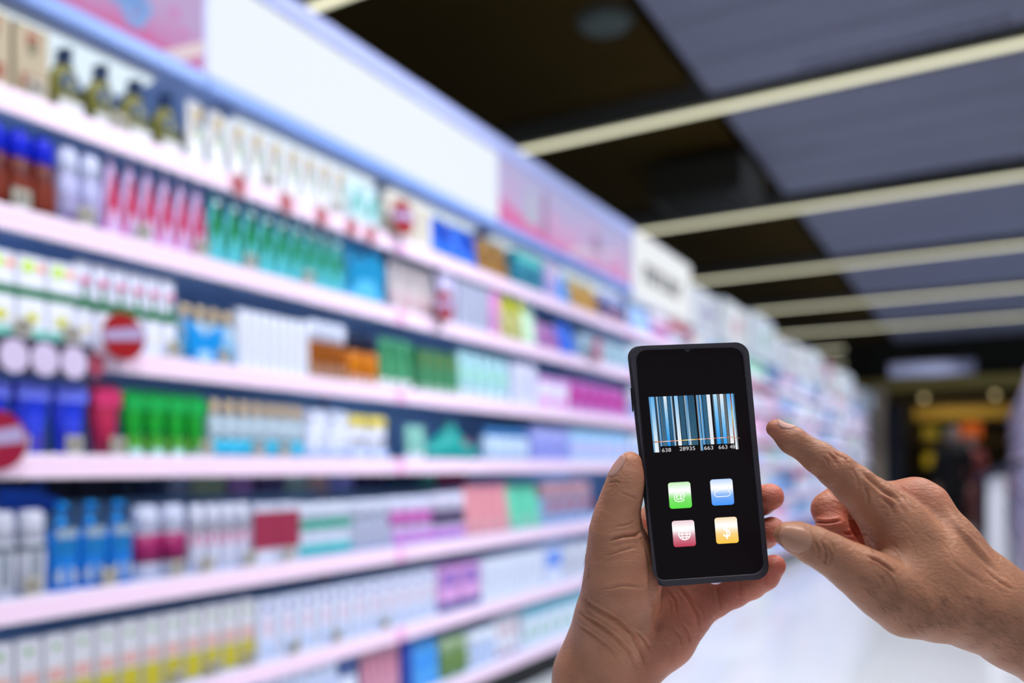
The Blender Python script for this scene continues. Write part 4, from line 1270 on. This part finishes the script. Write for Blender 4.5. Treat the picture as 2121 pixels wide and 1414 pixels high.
LH.add([
    # little finger under the phone
    [(1432, 1262, .584, 40), (1478, 1247, .582, 31), (1520, 1228, .581, 28.5), (1556, 1211, .577, 27.5), (1584, 1193, .571, 27), (1603, 1172, .566, 24)],
], 0.004, 0.006)
LH.add([
    # ring
    [(1432, 1165, .596, 36), (1500, 1135, .600, 31), (1556, 1115, .594, 30), (1582, 1105, .584, 31), (1598, 1098, .574, 28)],
    # middle
    [(1398, 1120, .596, 36), (1470, 1078, .602, 32), (1540, 1050, .596, 31), (1576, 1036, .585, 31), (1595, 1029, .574, 28)],
    # index, behind the phone
    [(1350, 1092, .590, 37), (1400, 1010, .596, 32), (1450, 950, .594, 29), (1490, 915, .584, 27), (1508, 898, .580, 24)],
], 0.002, 0.008)
lo, hi = LH.bounds()
V, Q, N = surface(LH, lo, hi, VOX)
creL = [
    ([(1262, 1118), (1290, 1110), (1318, 1108), (1328, 1100)], .0010, 3.0), ([(1275, 1090), (1300, 1086), (1314, 1080)], .0004, 2.2),
    ([(1256, 1150), (1285, 1140), (1318, 1132)], .0004, 2.4), ([(1245, 1220), (1290, 1212), (1330, 1216)], .0003, 2.6),
    ([(1316, 1098), (1338, 1135), (1347, 1180), (1345, 1230)], .0003, 2.5),
    ([(1405, 1214), (1430, 1245), (1446, 1270), (1452, 1302)], .0009, 3.2), ([(1380, 1220), (1398, 1245), (1402, 1275)], .0004, 2.6),
    ([(1360, 1240), (1362, 1280), (1358, 1316)], .0013, 6.0), ([(1488, 1212), (1492, 1235), (1494, 1258)], .0007, 2.6),
    ([(1529, 1200), (1533, 1218), (1536, 1236)], .0006, 2.4), ([(1580, 1176), (1586, 1196), (1590, 1212)], .0004, 2.2),
    ([(1210, 1240), (1240, 1262), (1278, 1284), (1310, 1312), (1330, 1350), (1342, 1385)], .0009, 3.4),
    ([(1200, 1270), (1235, 1290), (1268, 1312), (1300, 1345), (1318, 1380)], .0008, 3.2),
    ([(1195, 1292), (1228, 1314), (1262, 1340), (1290, 1375)], .0005, 2.8), ([(1310, 1300), (1335, 1322), (1352, 1350)], .0005, 2.6),
    ([(1395, 1300), (1412, 1320), (1415, 1345)], .0005, 3), ([(1415, 1290), (1428, 1310), (1430, 1330)], .0005, 3), ([(1378, 1330), (1392, 1350), (1390, 1372)], .0004, 3),
    ([(1286, 1020), (1305, 1026), (1322, 1032)], .0004, 2.2), ([(1262, 1000), (1275, 996), (1285, 1000)], .0004, 2.0),
]
V = crease(V, N, creL)


def blob(V, pts):
    r = np.zeros(len(V))
    for px, py, d, rad, a in pts:
        c = P(px, py, d)
        r = np.maximum(r, a * np.exp(-(np.linalg.norm(V - c, axis=1) / (rad * d / F)) ** 2))
    return r


pinkL = blob(V, [(1606, 1028, .575, 60, 1.0), (1606, 1100, .575, 60, 1.0), (1604, 1172, .566, 80, 1.0), (1520, 1228, .58, 90, .8), (1450, 1260, .58, 110, .7), (1400, 1340, .58, 110, .5), (1322, 1075, .57, 40, .7), (1320, 960, .55, 40, .4), (1340, 1180, .56, 80, .35)])
oL = toW(P(1240, 1400, .585))
handL = skin_mesh('hand', V, Q, m_skinL, {'pink': pinkL}, oL)
tag(handL, 'left hand holding the phone, fingers wrapped behind it, thumb along its side', 'hand')
nail(LH, P(1301, 966, .5435), P(1306, 938, .542) - P(1298, 985, .5445), np.array([-0.88, 0.2, -0.42]), .0070, .0145, .0105, handL, oL, m_nail, 'pale thumbnail seen from the side')

# ------------------------------------------------------------------ right hand pointing
m_skinR = skin_material('#ae785c', '#d0705c', 'skin')
RH = Body()
RH.add([
    # back of the hand to wrist and forearm
    [(2700, 1560, .525, 104), (2330, 1400, .535, 92), (2200, 1330, .535, 88), (2110, 1285, .533, 80), (2040, 1232, .532, 76), (1955, 1130, .536, 62), (1912, 1050, .545, 46), (1893, 1032, .547, 42)],
    [(2700, 1610, .525, 100), (2330, 1430, .535, 86), (2200, 1350, .532, 84), (2110, 1305, .529, 78), (2020, 1262, .526, 74), (1930, 1190, .524, 72), (1868, 1110, .526, 58), (1840, 1072, .526, 52)],
    [(1955, 1130, .552, 58), (1930, 1085, .562, 48), (1920, 1075, .566, 44)],
    [(2060, 1250, .545, 70), (1960, 1170, .566, 56), (1915, 1120, .576, 44)],
    # thumb metacarpal
    [(2020, 1262, .526, 72), (1940, 1256, .518, 66), (1880, 1250, .511, 62), (1830, 1218, .506, 56), (1790, 1190, .503, 47), (1752, 1166, .501, 42)],
    [(1868, 1130, .526, 58), (1880, 1190, .520, 60), (1860, 1220, .515, 52)],
], 0.010, 0.01)
RH.add([
    [(1850, 1078, .526, 54), (1805, 1036, .526, 46), (1768, 1004, .526, 40), (1732, 974, .526, 35.5), (1696, 948, .527, 31), (1640, 911, .529, 26.5), (1606, 887, .531, 18.5)],
], 0.004, 0.009)
RH.add([
    [(1760, 1172, .502, 44), (1717, 1146, .500, 40.5), (1684, 1129, .499, 38), (1652, 1114, .498, 32), (1629, 1106, .497, 25)],
], 0.004, 0.006)
RH.add([
    # middle finger curled behind the index
    [(1890, 1040, .548, 42), (1800, 1032, .560, 38), (1740, 1040, .564, 36), (1718, 1054, .562, 35), (1724, 1090, .555, 30), (1742, 1124, .552, 27), (1762, 1140, .551, 24)],
], 0.003, 0.006)
RH.add([
    [(1918, 1076, .566, 42), (1830, 1070, .578, 36), (1786, 1078, .580, 34), (1768, 1090, .577, 32), (1774, 1120, .570, 28), (1796, 1148, .566, 26), (1815, 1158, .566, 23)],
    [(1915, 1120, .578, 38), (1850, 1118, .590, 31), (1812, 1124, .590, 28), (1806, 1150, .584, 24), (1826, 1172, .580, 22)],
], 0.002, 0.006)
lo, hi = RH.bounds()
V, Q, N = surface(RH, lo, hi, VOX)
creR = [
    ([(1662, 1080), (1672, 1096), (1672, 1118), (1664, 1138), (1652, 1150)], .0004, 2.0),
    # index knuckle wrinkles
    ([(1728, 936), (1742, 948), (1748, 960)], .0006, 2.2), ([(1716, 938), (1728, 950), (1733, 964)], .0005, 2.2), ([(1738, 940), (1752, 952), (1758, 962)], .0005, 2.0),
    ([(1705, 945), (1714, 956), (1716, 968)], .0003, 2.0), ([(1762, 966), (1775, 990), (1778, 1010)], .0003, 2.4),
    ([(1700, 996), (1712, 1012), (1726, 1030)], .0002, 2),
    # large knuckle of the index
    ([(1790, 1005), (1798, 1028), (1796, 1046)], .0004, 3), ([(1826, 1030), (1846, 1046), (1850, 1066)], .0006, 3.2), ([(1838, 1022), (1862, 1040), (1872, 1062)], .0005, 3),
    ([(1850, 1014), (1876, 1034), (1888, 1058)], .0004, 2.6),
    # groove between index and middle metacarpal, tendon
    ([(1786, 976), (1806, 996), (1832, 1018), (1868, 1036)], .0010, 4.0), ([(1972, 1086), (2000, 1120), (2030, 1152), (2075, 1196)], .0003, 4.0),
    ([(1960, 1052), (1985, 1086), (2020, 1126), (2066, 1176)], -.0005, 6.0),
    # thumb joint wrinkles
    ([(1686, 1118), (1696, 1138), (1694, 1164)], .0005, 2.4), ([(1700, 1120), (1712, 1142), (1708, 1172)], .0006, 2.2), ([(1712, 1130), (1722, 1148), (1716, 1170)], .0005, 2.2), ([(1722, 1122), (1728, 1142), (1722, 1166)], .0003, 2.4),
    ([(1700, 1150), (1706, 1162), (1716, 1168)], .0004, 2),
    # web between thumb and hand
    ([(1796, 1152), (1820, 1162), (1840, 1176), (1852, 1188)], .0010, 2.4), ([(1824, 1170), (1846, 1200), (1858, 1226)], .00018, 3), ([(1806, 1180), (1826, 1202), (1838, 1226)], .00015, 3),
    ([(1790, 1110), (1806, 1132), (1816, 1150)], .0003, 3.0),
    ([(1682, 1080), (1712, 1082), (1742, 1078)], .0010, 2.4), ([(1746, 1104), (1770, 1106), (1796, 1104)], .0009, 2.4),
    ([(2040, 1180), (2070, 1205), (2100, 1222)], .0004, 3), ([(1960, 1150), (2000, 1185), (2050, 1215)], .0002, 4),
]
rr2 = random.Random(5)
for i in range(26):     # fine folds running down the back of the hand and wrist
    x0, y0 = rr2.uniform(1830, 2080), rr2.uniform(1060, 1300)
    a = math.radians(rr2.uniform(35, 70))
    l = rr2.uniform(25, 60)
    creR.append(([(x0, y0), (x0 + l * .5 * math.cos(a) + 2, y0 + l * .5 * math.sin(a)), (x0 + l * math.cos(a), y0 + l * math.sin(a))], .00012, 2.2))
V = crease(V, N, creR)
pinkR = blob(V, [(1720, 1090, .555, 60, .9), (1745, 1125, .552, 60, 1.0), (1775, 1125, .57, 70, 1.0), (1605, 888, .53, 30, .45), (1830, 1040, .53, 40, .35), (1900, 1020, .545, 60, .35), (1735, 960, .526, 30, .3)])
oR = toW(P(2060, 1250, .533))
handR = skin_mesh('hand', V, Q, m_skinR, {'pink': pinkR}, oR)
tag(handR, 'right hand pointing its index finger at the phone, thumb out, other fingers curled', 'hand')
nail(RH, P(1638, 1110, .4975), P(1622, 1101, .497) - P(1680, 1128, .4985), np.array([0.02, -0.10, -1.0]), .0085, .0172, .0150, handR, oR, mat('#b98872', 0.32, coat=0.3), 'broad thumbnail of the pointing hand')
nail(RH, P(1616, 893, .5305), P(1603, 885, .531) - P(1640, 911, .529), np.array([0.25, 0.85, -0.36]), .0065, .0115, .0105, handR, oR, m_nail, 'index fingernail seen edge-on from the side')

def hairs(sdf, poly, n, ang, ln, d0, parent, origin, seed):
    """short dark body hairs lying on the skin inside a pixel polygon"""
    rg = random.Random(seed)
    xs = [p[0] for p in poly]; ys_ = [p[1] for p in poly]
    roots = []
    while len(roots) < n:
        x, y = rg.uniform(min(xs), max(xs)), rg.uniform(min(ys_), max(ys_))
        ins = False
        for i in range(len(poly)):
            (x1, y1), (x2, y2) = poly[i], poly[i - 1]
            if (y1 > y) != (y2 > y) and x < (x2 - x1) * (y - y1) / (y2 - y1) + x1: ins = not ins
        if ins: roots.append((x, y))
    A = np.array([P(x, y, d0 - 0.04) for x, y in roots])
    dirs = A / np.linalg.norm(A, axis=1, keepdims=True)
    for _ in range(40):
        A = A + dirs * sdf(A)[:, None]
    bm = bmesh.new()
    keep = np.abs(sdf(A)) < 5e-4
    for p in A[keep]:
        a = math.radians(ang + rg.gauss(0, 22)); L = ln * rg.uniform(.6, 1.3); cv = rg.uniform(-.5, .5)
        path = []
        nseg = 5
        for k in range(nseg + 1):
            f = k / nseg
            aa = a + cv * f
            q = p + np.array([math.cos(aa), -math.sin(aa), 0]) * L * f
            path.append(q)
        Qp = np.array(path)
        g = sdf.grad(Qp); Qp = Qp - g * sdf(Qp)[:, None]
        Qp = Qp + g * (0.0001 + 0.0011 * np.sin(np.linspace(0, 1, nseg + 1) * 2.2))[:, None]
        prev = None
        for k in range(nseg + 1):
            rad = 0.00006 * (1 - 0.8 * k / nseg)
            t_ = Qp[min(k + 1, nseg)] - Qp[max(k - 1, 0)]; t_ /= np.linalg.norm(t_) + 1e-9
            u_ = np.cross(t_, g[k]); u_ /= np.linalg.norm(u_) + 1e-9
            w_ = np.cross(t_, u_)
            ring = [bm.verts.new(toW(Qp[k] + rad * (math.cos(b_) * u_ + math.sin(b_) * w_)) - np.asarray(origin)) for b_ in (0, 2.094, 4.189)]
            if prev:
                for i in range(3): bm.faces.new((prev[i], prev[(i + 1) % 3], ring[(i + 1) % 3], ring[i]))
            prev = ring
    o = mk('body_hair', bm, mat('#2a1c16', 0.5), parent)
    o['label'] = 'fine dark hairs'
    o['kind'] = 'stuff'


hairs(RH, [(1770, 1195), (1850, 1185), (1950, 1220), (1990, 1300), (1900, 1308), (1820, 1262)], 260, 40, .0075, .51, handR, oR, 1)
hairs(RH, [(1950, 1190), (2110, 1280), (2118, 1380), (1990, 1330)], 150, 30, .0085, .52, handR, oR, 2)
hairs(LH, [(1206, 1110), (1224, 1110), (1222, 1250), (1198, 1250)], 60, 100, .0065, .57, handL, oL, 3)

# ------------------------------------------------------------------ phone
Rm = np.array([[.987, -.082, -.139], [.072, .994, -.079], [.145, .068, .987]])
PT = np.array([.1237, .0017, .5463])
PN = Rm[:, 2] / np.linalg.norm(Rm[:, 2])      # away from the viewer


def onp(px, py, off=0.0):
    """point of the phone's face seen at the pixel, pushed off metres towards the viewer"""
    d = np.array([(px - CX) / F, (CY - py) / F, 1.0])
    p = d * (PN @ PT) / (PN @ d)
    return p - PN * off


def quad_xy(c, s, t):
    (x0, y0), (x1, y1), (x2, y2), (x3, y3) = c      # TL TR BR BL
    return ((1 - s) * (1 - t) * x0 + s * (1 - t) * x1 + s * t * x2 + (1 - s) * t * x3,
            (1 - s) * (1 - t) * y0 + s * (1 - t) * y1 + s * t * y2 + (1 - s) * t * y3)


def rounded(c, r, n=10):
    """rounded outline of the pixel quad c; r = corner radius in px"""
    W_ = math.dist(c[0], c[1]); H_ = math.dist(c[0], c[3])
    rs, rt = r / W_, r / H_
    out = []
    for (cs, ct, a0) in ((rs, rt, 180), (1 - rs, rt, 270), (1 - rs, 1 - rt, 0), (rs, 1 - rt, 90)):
        for i in range(n + 1):
            a = math.radians(a0 + 90 * i / n)
            out.append(quad_xy(c, cs + rs * math.cos(a), ct + rt * math.sin(a)))
    return out


OUT = [(1306, 721), (1544, 712), (1589, 1194), (1364, 1212)]
INN = [(1315, 726), (1536, 719.5), (1582, 1186), (1354, 1202)]
phone = empty('smartphone', tuple(toW(onp(1470, 1205, -.005))))
PO = np.array(phone.location)


def ring_pts(poly, off): return [toW(onp(x, y, off)) - PO for x, y in poly]


def skinrings(bm, rings, cap0=True, cap1=True):
    vs = [[bm.verts.new(p) for p in r] for r in rings]
    n = len(vs[0])
    for a, b in zip(vs, vs[1:]):
        for i in range(n):
            j = (i + 1) % n
            bm.faces.new((a[i], a[j], b[j], b[i]))
    if cap0: bm.faces.new(vs[0][::-1])
    if cap1: bm.faces.new(vs[-1])
    bmesh.ops.recalc_face_normals(bm, faces=bm.faces[:])


def grow(c, d):
    cx = sum(p[0] for p in c) / 4; cy = sum(p[1] for p in c) / 4
    return [(x + math.copysign(d, x - cx), y + math.copysign(d, y - cy)) for x, y in c]


bm = bmesh.new()
skinrings(bm, [ring_pts(rounded(INN, 24), -.0004), ring_pts(rounded(INN, 24), .0012), ring_pts(rounded(grow(INN, 2), 25), .0018),
               ring_pts(rounded(grow(OUT, -3), 27), .0018), ring_pts(rounded(grow(OUT, -1), 28), .0010), ring_pts(rounded(OUT, 29), -.0015),
               [tuple(p) for p in ring_pts([(x + 5, y - 1) for x, y in rounded(OUT, 29)], -.0070)], ring_pts([(x + 8, y - 2) for x, y in rounded(grow(OUT, -3), 28)], -.0088), ring_pts([(x + 8, y - 2) for x, y in rounded(grow(OUT, -8), 26)], -.0096)])
m_case = mat('#3a3740', 0.5, coat=0.1, noise=0.1, nscale=60)
mk('case', bm, m_case, phone, smooth=False)
bm = bmesh.new()
ip = rounded(INN, 23)
# teardrop notch in the middle of the top edge
skinrings(bm, [ring_pts(ip, -.0006), ring_pts(ip, .0002)])
m_scr = bpy.data.materials.new('screen_glass'); m_scr.use_nodes = True
b = m_scr.node_tree.nodes['Principled BSDF']
b.inputs['Base Color'].default_value = (*lin('#0a080a'), 1); b.inputs['Roughness'].default_value = 0.3
b.inputs['Specular IOR Level'].default_value = 0.06
b.inputs['Emission Color'].default_value = (*lin('#140f13'), 1); b.inputs['Emission Strength'].default_value = 0.6
scr = mk('screen', bm, m_scr, phone)
bm = bmesh.new(); skinrings(bm, [ring_pts([(1414, 722), (1432, 721.5), (1424, 730)], .0001), ring_pts([(1414, 722), (1432, 721.5), (1424, 730)], .0006)])
mk('notch', bm, m_case, phone)
bm = bmesh.new(); pp = [(1305.0, 850), (1309, 850), (1315, 905), (1311, 905)]
skinrings(bm, [ring_pts([(1311, 800), (1314, 800), (1318, 850), (1315, 850)], -.006), ring_pts([(1309, 801), (1312, 801), (1316, 849), (1313, 849)], -.004)])
mk('side_button', bm, mat('#2c2a31', 0.4), phone)
tag(phone, 'black smartphone in dark case showing a blue barcode and four app icons', 'smartphone')

m_gfx = attr_emit('screen_graphics', 1.0)


def gfx_quads(name, quads, off, parent, m=m_gfx):
    """quads: (four pixel corners, four colours)"""
    me = bpy.data.meshes.new(name)
    vs, fs, cols = [], [], []
    for c, k in quads:
        b0 = len(vs)
        vs += [tuple(toW(onp(x, y, off)) - PO) for x, y in c]
        fs.append(tuple(range(b0, b0 + len(c))))
        cols += list(k)
    me.from_pydata(vs, [], fs)
    a = me.color_attributes.new('Col', 'FLOAT_COLOR', 'POINT')
    for i, c in enumerate(cols): a.data[i].color = (*lin(c), 1)
    me.materials.append(m)
    o = bpy.data.objects.new(name, me); COL.objects.link(o); o.parent = parent
    return o


def z4(x, y): return (1320 + x / 8.317, 790 + y / 8.317)


def bc(s, t):
    """barcode coordinates: s along the top edge (zoomed px), t down (1 = the long bars)"""
    a = (s - 192) / (1655 - 192)
    x = 192 + a * 1463 + t * (93 + a * (-8))
    y = 268 - a * 61 + t * (954 + a * 4)
    return z4(x, y)


SH = 0.893
bars = [(192, 208, '#5aa8e4', '#6fb6ea', 1), (214, 282, '#62b0ec', '#eef3f6', 1), (290, 297, '#2a6a98', '#3a3f48', 1), (304, 310, '#27495e', '#34506a', 1),
        (318, 334, '#b8c4cc', '#7fa8c8', 0), (334, 350, '#3c8cc8', '#4a9ad8', 0), (360, 366, '#2b6c98', '#2b6c98', 0), (372, 378, '#8fa2ac', '#8fa2ac', 0)]
for k in range(5): bars.append((386 + k * 11, 392 + k * 11, '#2f78a8', '#5a8cae', 0))
bars += [(442, 496, '#e6edf4', '#0a8ae6', 0)]
for k in range(4): bars.append((508 + k * 11, 514 + k * 11, '#3a86b8', '#2f6c92', 0))
bars += [(556, 572, '#3f92d2', '#4b98d0', 0), (572, 588, '#a9b6c0', '#c4ccd2', 0), (600, 606, '#2b5e80', '#2b5e80', 0), (626, 688, '#8cc4f0', '#eef2f6', 0)]
for k in range(7): bars.append((704 + k * 11.5, 710 + k * 11.5, '#2f6c94', '#39789e', 0))
bars += [(795, 822, '#9aa4aa', '#3a86c0', 0), (822, 856, '#3a8ccc', '#b8c0c4', 0)]
for k in range(9): bars.append((866 + k * 12, 872 + k * 12, '#2c6a92', '#42809f', 0))
bars += [(1004, 1020, '#8a969e', '#9aa8b0', 1), (1020, 1046, '#3d8fd0', '#4a9ad8', 1), (1058, 1076, '#aeb9c0', '#7ab4dc', 0), (1076, 1098, '#3c8ccc', '#3b88c4', 0)]
for k in range(6): bars.append((1112 + k * 11, 1118 + k * 11, '#3b7ea8', '#3b7ea8', 0))
bars += [(1184, 1246, '#e2ebf4', '#dfe7ee', 0), (1284, 1291, '#5e7c92', '#4c6a80', 0), (1300, 1362, '#b4dcf6', '#1492ea', 0), (1372, 1378, '#a0a8ac', '#5f8298', 0), (1384, 1390, '#a0a8ac', '#5f8298', 0), (1396, 1401, '#8f979c', '#5f8298', 0),
         (1411, 1472, '#e8eef4', '#2a9cf0', 0), (1480, 1486, '#77858f', '#8a8f92', 0), (1492, 1498, '#77858f', '#8a8f92', 0), (1504, 1512, '#8a8f92', '#9a9c9e', 0), (1527, 1590, '#50aaf0', '#f0f0f0', 0), (1610, 1640, '#5fb2ee', '#f4f6f8', 1), (1646, 1650, '#4aa0e0', '#dfe3e6', 1), (1655, 1658, '#5aa8e0', '#b8c0c4', 1)]
qs = []
for s0, s1, ct, cb, lg in bars:
    tb = 1.0 if lg else SH
    c0 = np.array([int(ct[i:i + 2], 16) for i in (1, 3, 5)], float); c1 = np.array([int(cb[i:i + 2], 16) for i in (1, 3, 5)], float)
    for k in range(6):
        ta, tz = tb * k / 6, tb * (k + 1) / 6
        ca, cz = tuple(c0 + (c1 - c0) * (k / 6)), tuple(c0 + (c1 - c0) * ((k + 1) / 6))
        qs.append(([bc(s0, ta), bc(s1, ta), bc(s1, tz), bc(s0, tz)], [ca, ca, cz, cz]))
bar = gfx_quads('barcode', qs, .00035, phone)
# scanning beams drawn across the code
qs = []
def beam(pts, wpx, horiz=True):
    for (x0, y0, c0), (x1, y1, c1) in zip(pts, pts[1:]):
        blk = '#120e12'
        if horiz:
            qs.append(([z4(x0, y0 - wpx), z4(x1, y1 - wpx), z4(x1, y1 + wpx), z4(x0, y0 + wpx)], [c0, c1, c1, c0]))
        else:
            qs.append(([z4(x0 - wpx, y0), z4(x0 + wpx, y0), z4(x1 + wpx, y1), z4(x1 - wpx, y1)], [c0, c0, c1, c1]))
beam([(250, 1046, '#2a1208'), (360, 1040, '#d8622c'), (500, 1030, '#f4dccb'), (600, 1024, '#d86a34'), (720, 1016, '#fbe9c8'), (770, 1013, '#f4a63c'), (850, 1008, '#ffef6a'), (900, 1004, '#fff6e8'), (980, 1000, '#ffd23c'), (1040, 996, '#e8702a'), (1100, 992, '#fbeee4'), (1200, 985, '#c8724a'), (1280, 980, '#fdf3ec'), (1340, 976, '#a83c18'), (1450, 968, '#e8ddd6'), (1540, 962, '#b86a44'), (1660, 958, '#d8a48c'), (1770, 978, '#2a1208')], 7)
beam([(1596, 215, '#8c2c10'), (1606, 330, '#c4582c'), (1622, 450, '#e8943c'), (1628, 530, '#ffe06a'), (1632, 600, '#ffe9b8'), (1638, 660, '#f6d03c'), (1650, 780, '#d8906a'), (1662, 900, '#b84a20'), (1680, 1040, '#8c4a34')], 6, False)
gfx_quads('scan_beam', qs, .0005, bar)

def z5(x, y): return (1350 + x / 7.857, 970 + y / 7.857)


def text_mesh(txt, size=1.0):
    cu = bpy.data.curves.new('t', 'FONT'); cu.body = txt; cu.size = size; cu.resolution_u = 4
    to = bpy.data.objects.new('t', cu); COL.objects.link(to)
    bpy.context.view_layer.update()
    me = bpy.data.meshes.new_from_object(to.evaluated_get(bpy.context.evaluated_depsgraph_get()))
    bpy.data.objects.remove(to); bpy.data.curves.remove(cu)
    vs = np.array([v.co[:2] for v in me.vertices]); fs = [list(p.vertices) for p in me.polygons]
    bpy.data.meshes.remove(me)
    return vs, fs


def put_text(txt, corners, off, parent, name, col, bold=0.0):
    """the text's own box is fitted to the pixel quad (TL TR BR BL)"""
    vs, fs = text_mesh(txt)
    mn, mx = vs.min(0), vs.max(0)
    n = (vs - mn) / (mx - mn)
    pts = [tuple(toW(onp(*quad_xy(corners, s, 1 - t), off)) - PO) for s, t in n]
    me = bpy.data.meshes.new(name)
    me.from_pydata(pts, [], fs)
    me.materials.append(mat(col, .4, emit=1.0))
    o = bpy.data.objects.new(name, me); COL.objects.link(o); o.parent = parent
    return o


for txt, x0, x1, yt in (('638', 420, 576, 1150), ('28935', 722, 990, 1126), ('663', 1146, 1302, 1112), ('663', 1394, 1546, 1098), ('48', 1588, 1680, 1090)):
    h = 66
    sl = -0.045 * (x1 - x0)
    put_text(txt, [z4(x0, yt), z4(x1, yt + sl), z4(x1 + 4, yt + sl + h), z4(x0 + 4, yt + h)], .00038, bar, 'digits', '#cfcfcf')

icons = [('app_icon', [(258, 232), (620, 212), (655, 636), (290, 658)], ['#bfeeb4', '#ffffff', '#7fe06a', '#55e23c'], 'green app icon with an at sign'),
         ('app_icon', [(942, 182), (1305, 162), (1341, 586), (978, 606)], ['#b9d4fb', '#ffffff', '#7fb0f6', '#3c90fb'], 'blue app icon with a cloud outline'),
         ('app_icon', [(320, 855), (683, 835), (719, 1258), (355, 1280)], ['#edccd4', '#ffffff', '#d08a98', '#bf3350'], 'red app icon with a globe'),
         ('app_icon', [(1014, 803), (1378, 782), (1415, 1206), (1050, 1228)], ['#fbdfb4', '#ffffff', '#fbd488', '#fcc645'], 'yellow app icon with a dollar sign')]
ico = []
for nm, c, g, lb in icons:
    cpx = [z5(*p) for p in c]
    ol = rounded(cpx, 5.6, 6)
    W_ = math.dist(cpx[0], cpx[1]); H_ = math.dist(cpx[0], cpx[3])
    # horizontal bands with the vertical gradient of the icon
    stops = [(0, g[0]), (.28, g[1]), (.36, g[1]), (.62, g[2]), (1.0, g[3])]
    def colat(t):
        for (a, ca), (b_, cb) in zip(stops, stops[1:]):
            if t <= b_:
                f = (t - a) / (b_ - a)
                A = np.array([int(ca[i:i + 2], 16) for i in (1, 3, 5)]); B_ = np.array([int(cb[i:i + 2], 16) for i in (1, 3, 5)])
                return tuple(A + (B_ - A) * f)
        return tuple(int(g[3][i:i + 2], 16) for i in (1, 3, 5))
    qs2 = []
    rs, rt = 5.6 / W_, 5.6 / H_
    ts = sorted(set([rt * (1 - math.cos(a)) for a in np.linspace(0, math.pi / 2, 6)] + [1 - rt * (1 - math.cos(a)) for a in np.linspace(0, math.pi / 2, 6)] + list(np.linspace(rt, 1 - rt, 12))))
    def inset(t):
        q = t if t < rt else (1 - t if t > 1 - rt else None)
        return 0.0 if q is None else rs * (1 - math.sqrt(max(0, 1 - (1 - q / rt) ** 2)))
    for a, b_ in zip(ts, ts[1:]):
        if b_ - a < 1e-5: continue
        qs2.append(([quad_xy(cpx, inset(a), a), quad_xy(cpx, 1 - inset(a), a), quad_xy(cpx, 1 - inset(b_), b_), quad_xy(cpx, inset(b_), b_)], [colat(a), colat(a), colat(b_), colat(b_)]))
    o = gfx_quads(nm, qs2, .00035, phone)
    o['label'] = lb
    ico.append((o, cpx))


def stroke(name, lines, cpx, w, parent, closed=False):
    """polylines in icon units drawn as ribbons of width w"""
    vs, fs = [], []
    for ln in lines:
        n = len(ln)
        ps = [np.array(p, float) for p in ln]
        for i in range(n):
            a = ps[i - 1] if i else (ps[-2] if np.allclose(ps[0], ps[-1]) else ps[0])
            b_ = ps[i + 1] if i < n - 1 else (ps[1] if np.allclose(ps[0], ps[-1]) else ps[-1])
            d = b_ - a; d /= np.linalg.norm(d) + 1e-9
            nn = np.array([-d[1], d[0]]) * w / 2
            vs += [ps[i] + nn, ps[i] - nn]
        b0 = len(vs) - 2 * n
        for i in range(n - 1):
            fs.append((b0 + 2 * i, b0 + 2 * i + 1, b0 + 2 * i + 3, b0 + 2 * i + 2))
    pts = [tuple(toW(onp(*quad_xy(cpx, s, t), .0005)) - PO) for s, t in vs]
    me = bpy.data.meshes.new(name); me.from_pydata(pts, [], fs); me.materials.append(mat('#ffffff', .4, emit=1.0))
    o = bpy.data.objects.new(name, me); COL.objects.link(o); o.parent = parent
    return o


def arc(cx, cy, rx, ry, a0, a1, n=14):
    return [(cx + rx * math.cos(math.radians(a0 + (a1 - a0) * i / n)), cy + ry * math.sin(math.radians(a0 + (a1 - a0) * i / n))) for i in range(n + 1)]


o, c = ico[0]
put_text('@', [quad_xy(c, .24, .36), quad_xy(c, .74, .36), quad_xy(c, .70, .76), quad_xy(c, .20, .76)], .0005, o, 'symbol', '#ffffff')
o, c = ico[1]
cl = arc(.28, .56, .13, .105, 250, 90, 10) + arc(.72, .56, .13, .105, 90, -60, 10) + arc(.66, .42, .10, .07, -20, -160, 8) + arc(.46, .42, .10, .05, -20, -170, 8) + [(.28 + .13 * math.cos(math.radians(250)), .56 + .105 * math.sin(math.radians(250)))]
stroke('symbol', [cl], c, .028, o)
o, c = ico[2]
gx, gy, gr, gq = .52, .52, .26, .22
stroke('symbol', [arc(gx, gy, gr, gq, 0, 360, 30), [(gx, gy - gq), (gx, gy + gq)][::-1], arc(gx, gy, gr * .45, gq, 0, 360, 24), [(gx - gr, gy), (gx + gr, gy)], [(gx - gr * .85, gy - gq * .48), (gx + gr * .85, gy - gq * .48)], [(gx - gr * .85, gy + gq * .48), (gx + gr * .85, gy + gq * .48)]][:1] + [arc(gx, gy, gr * .42, gq, 0, 360, 24), [(gx - gr, gy + .01), (gx + gr, gy + .01)], [(gx - gr * .85, gy - gq * .5), (gx + gr * .85, gy - gq * .5)], [(gx - gr * .85, gy + gq * .5), (gx + gr * .85, gy + gq * .5)]], c, .042, o)
o, c = ico[3]
put_text('$', [quad_xy(c, .33, .22), quad_xy(c, .66, .22), quad_xy(c, .66, .84), quad_xy(c, .33, .84)], .0005, o, 'symbol', '#ffffff')
